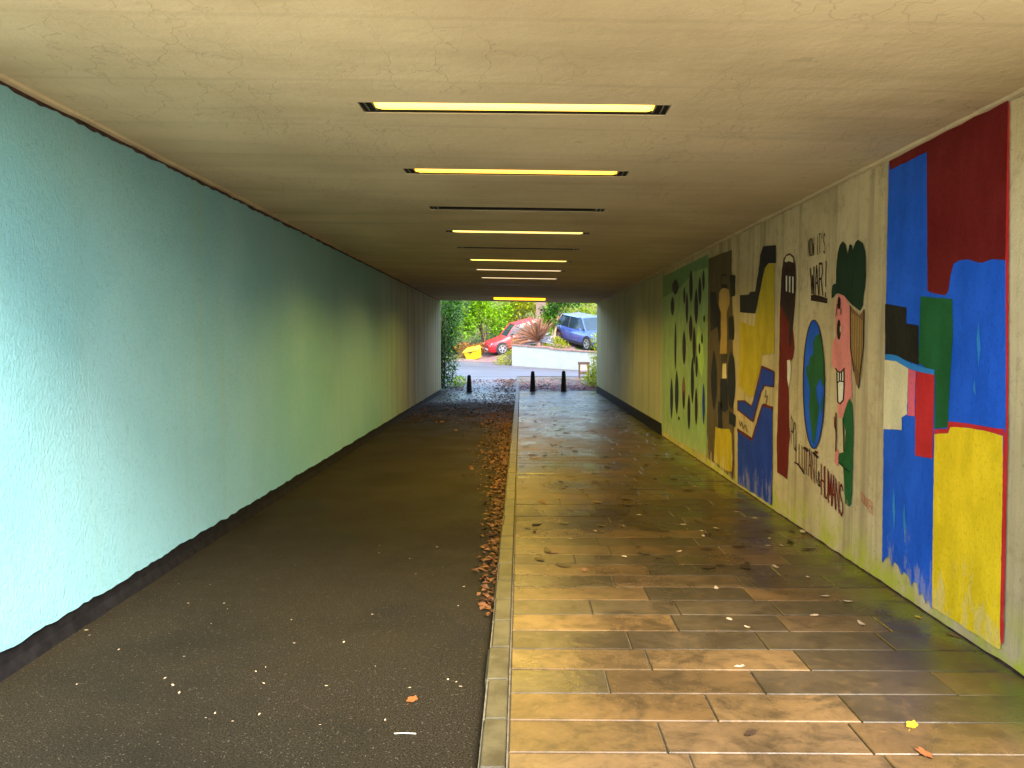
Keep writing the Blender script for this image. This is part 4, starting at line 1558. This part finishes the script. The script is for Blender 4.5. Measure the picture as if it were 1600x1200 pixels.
for px, py in ((1000, 805), (1068, 820), (1096, 830), (1099, 838), (1120, 826), (1202, 842), (1200, 853), (1214, 887), (1262, 902), (1119, 919), (1140, 968), (1156, 1042), (1167, 980), (1222, 853), (1124, 714), (1160, 768), (1180, 810), (1325, 940), (1290, 932), (1272, 962), (974, 822), (1062, 862), (930, 830), (890, 842), (976, 870), (1210, 885), (1086, 760), (1150, 800)):
    p = on_z(px, py, ZP)
    put_leaf('pale', p.x, p.y, random.uniform(.04, .065), 'pale dry leaf scattered on the dark wet slabs', 'pale leaves on the wet slabs')
random.seed(5)
for i in range(180):
    y = 5.2 + 15 * random.random() ** 1.15
    x = KR + .05 + (XR - .15 - KR) * min(1, random.random() ** 1.3)
    put_leaf('dark' if random.random() < .8 else 'brown', x, y, random.uniform(.07, .14), 'dark wet leaf stuck to the slabs in the middle of the tunnel', 'dark leaves on the wet slabs')
for px, py in ((135, 985), (140, 993), (294, 943), (355, 952), (330, 975), (258, 1060), (270, 1071), (400, 1050), (280, 1083), (510, 1072), (455, 969), (537, 1004), (412, 1068), (336, 1115), (405, 1117), (640, 1075), (720, 1073), (713, 1066), (716, 947), (725, 917), (700, 1062), (683, 855), (640, 873), (350, 943), (500, 1133), (120, 1070)):
    p = on_z(px, py, 0)
    put_leaf('pale', p.x, p.y, random.uniform(.010, .024), 'tiny pale leaf scrap on the dark asphalt', 'pale scraps on the asphalt')
random.seed(77)
for i in range(16):
    yy_ = 2.9 + 3.2 * random.random()
    put_leaf('pale', random.uniform(XL + .2, KL - .1), yy_, random.uniform(.008, .018), 'tiny pale leaf scrap on the dark asphalt', 'pale scraps on the asphalt')
p = on_z(633, 1148, 0)
b = MB()
b.tube([(-.045, 0, .004), (0, .002, .005), (.045, 0, .004)], .0022, 6)
o = b.build('straw', MAT['p_white'])
o.location = (p.x, p.y, .001)
tag(o, 'thin pale straw on the asphalt near the bottom edge', 'straw')

# drift of leaves along the kerb and outside the far mouth
random.seed(21)
b = MB()


def drift(x, y, z, s, h=.03):
    a = random.uniform(0, 6.28)
    b.leaf(Vector((x, y, z + random.uniform(.003, h))), Vector((math.cos(a), math.sin(a), random.uniform(-.12, .25))), Vector((random.gauss(0, .35), random.gauss(0, .35), 1)), s, s * random.uniform(.5, .8), random.uniform(-.08, .16), min(1, max(0, random.gauss(.45, .3))))


for i in range(4200):
    y = 4.4 + 19 * random.random() ** .85
    wd = .05 + .05 * sm(4.4, 5, y) + .38 * sm(6, 12, y) + .6 * sm(12, 20, y)
    x = KL - .01 - abs(random.gauss(0, .5)) * wd
    if y < 5.6 and random.random() < .35 + .3 * math.sin(y * 9):
        continue
    drift(x, y, 0, random.uniform(.03, .07), .014 if x > KL - .12 else .006)
for i in range(900):
    drift(random.uniform(XL + .1, KL), random.uniform(15, 24), 0, random.uniform(.05, .09), .01)
for i in range(1500):
    y = random.uniform(23.9, 29.5)
    x = random.choice((random.gauss(-2.1, .35), random.gauss(-.42, .28), random.gauss(-.42, .28), random.uniform(XL, KL)))
    if x < KL and x > -2.7:
        drift(x, y, T(x, y) + .004, random.uniform(.06, .1), .03)
tag(b.build('leaf_litter', MAT['litter']), 'drift of brown fallen leaves along the kerb', 'leaves', kind='stuff')
b = MB()
for i in range(1500):
    y = 24.3 + abs(random.gauss(0, 1.7))
    x = random.uniform(KR, 2.5)
    if y < 30:
        drift(x, y, T(x, y) + ZP + .004, random.uniform(.05, .1), .03)
tag(b.build('leaf_litter', m_leaf('mauve_leaf_litter', (.26, .09, .09), .6, 0, .6)), 'reddish fallen leaves spread round the bollards on the slabs', 'leaves', kind='stuff')
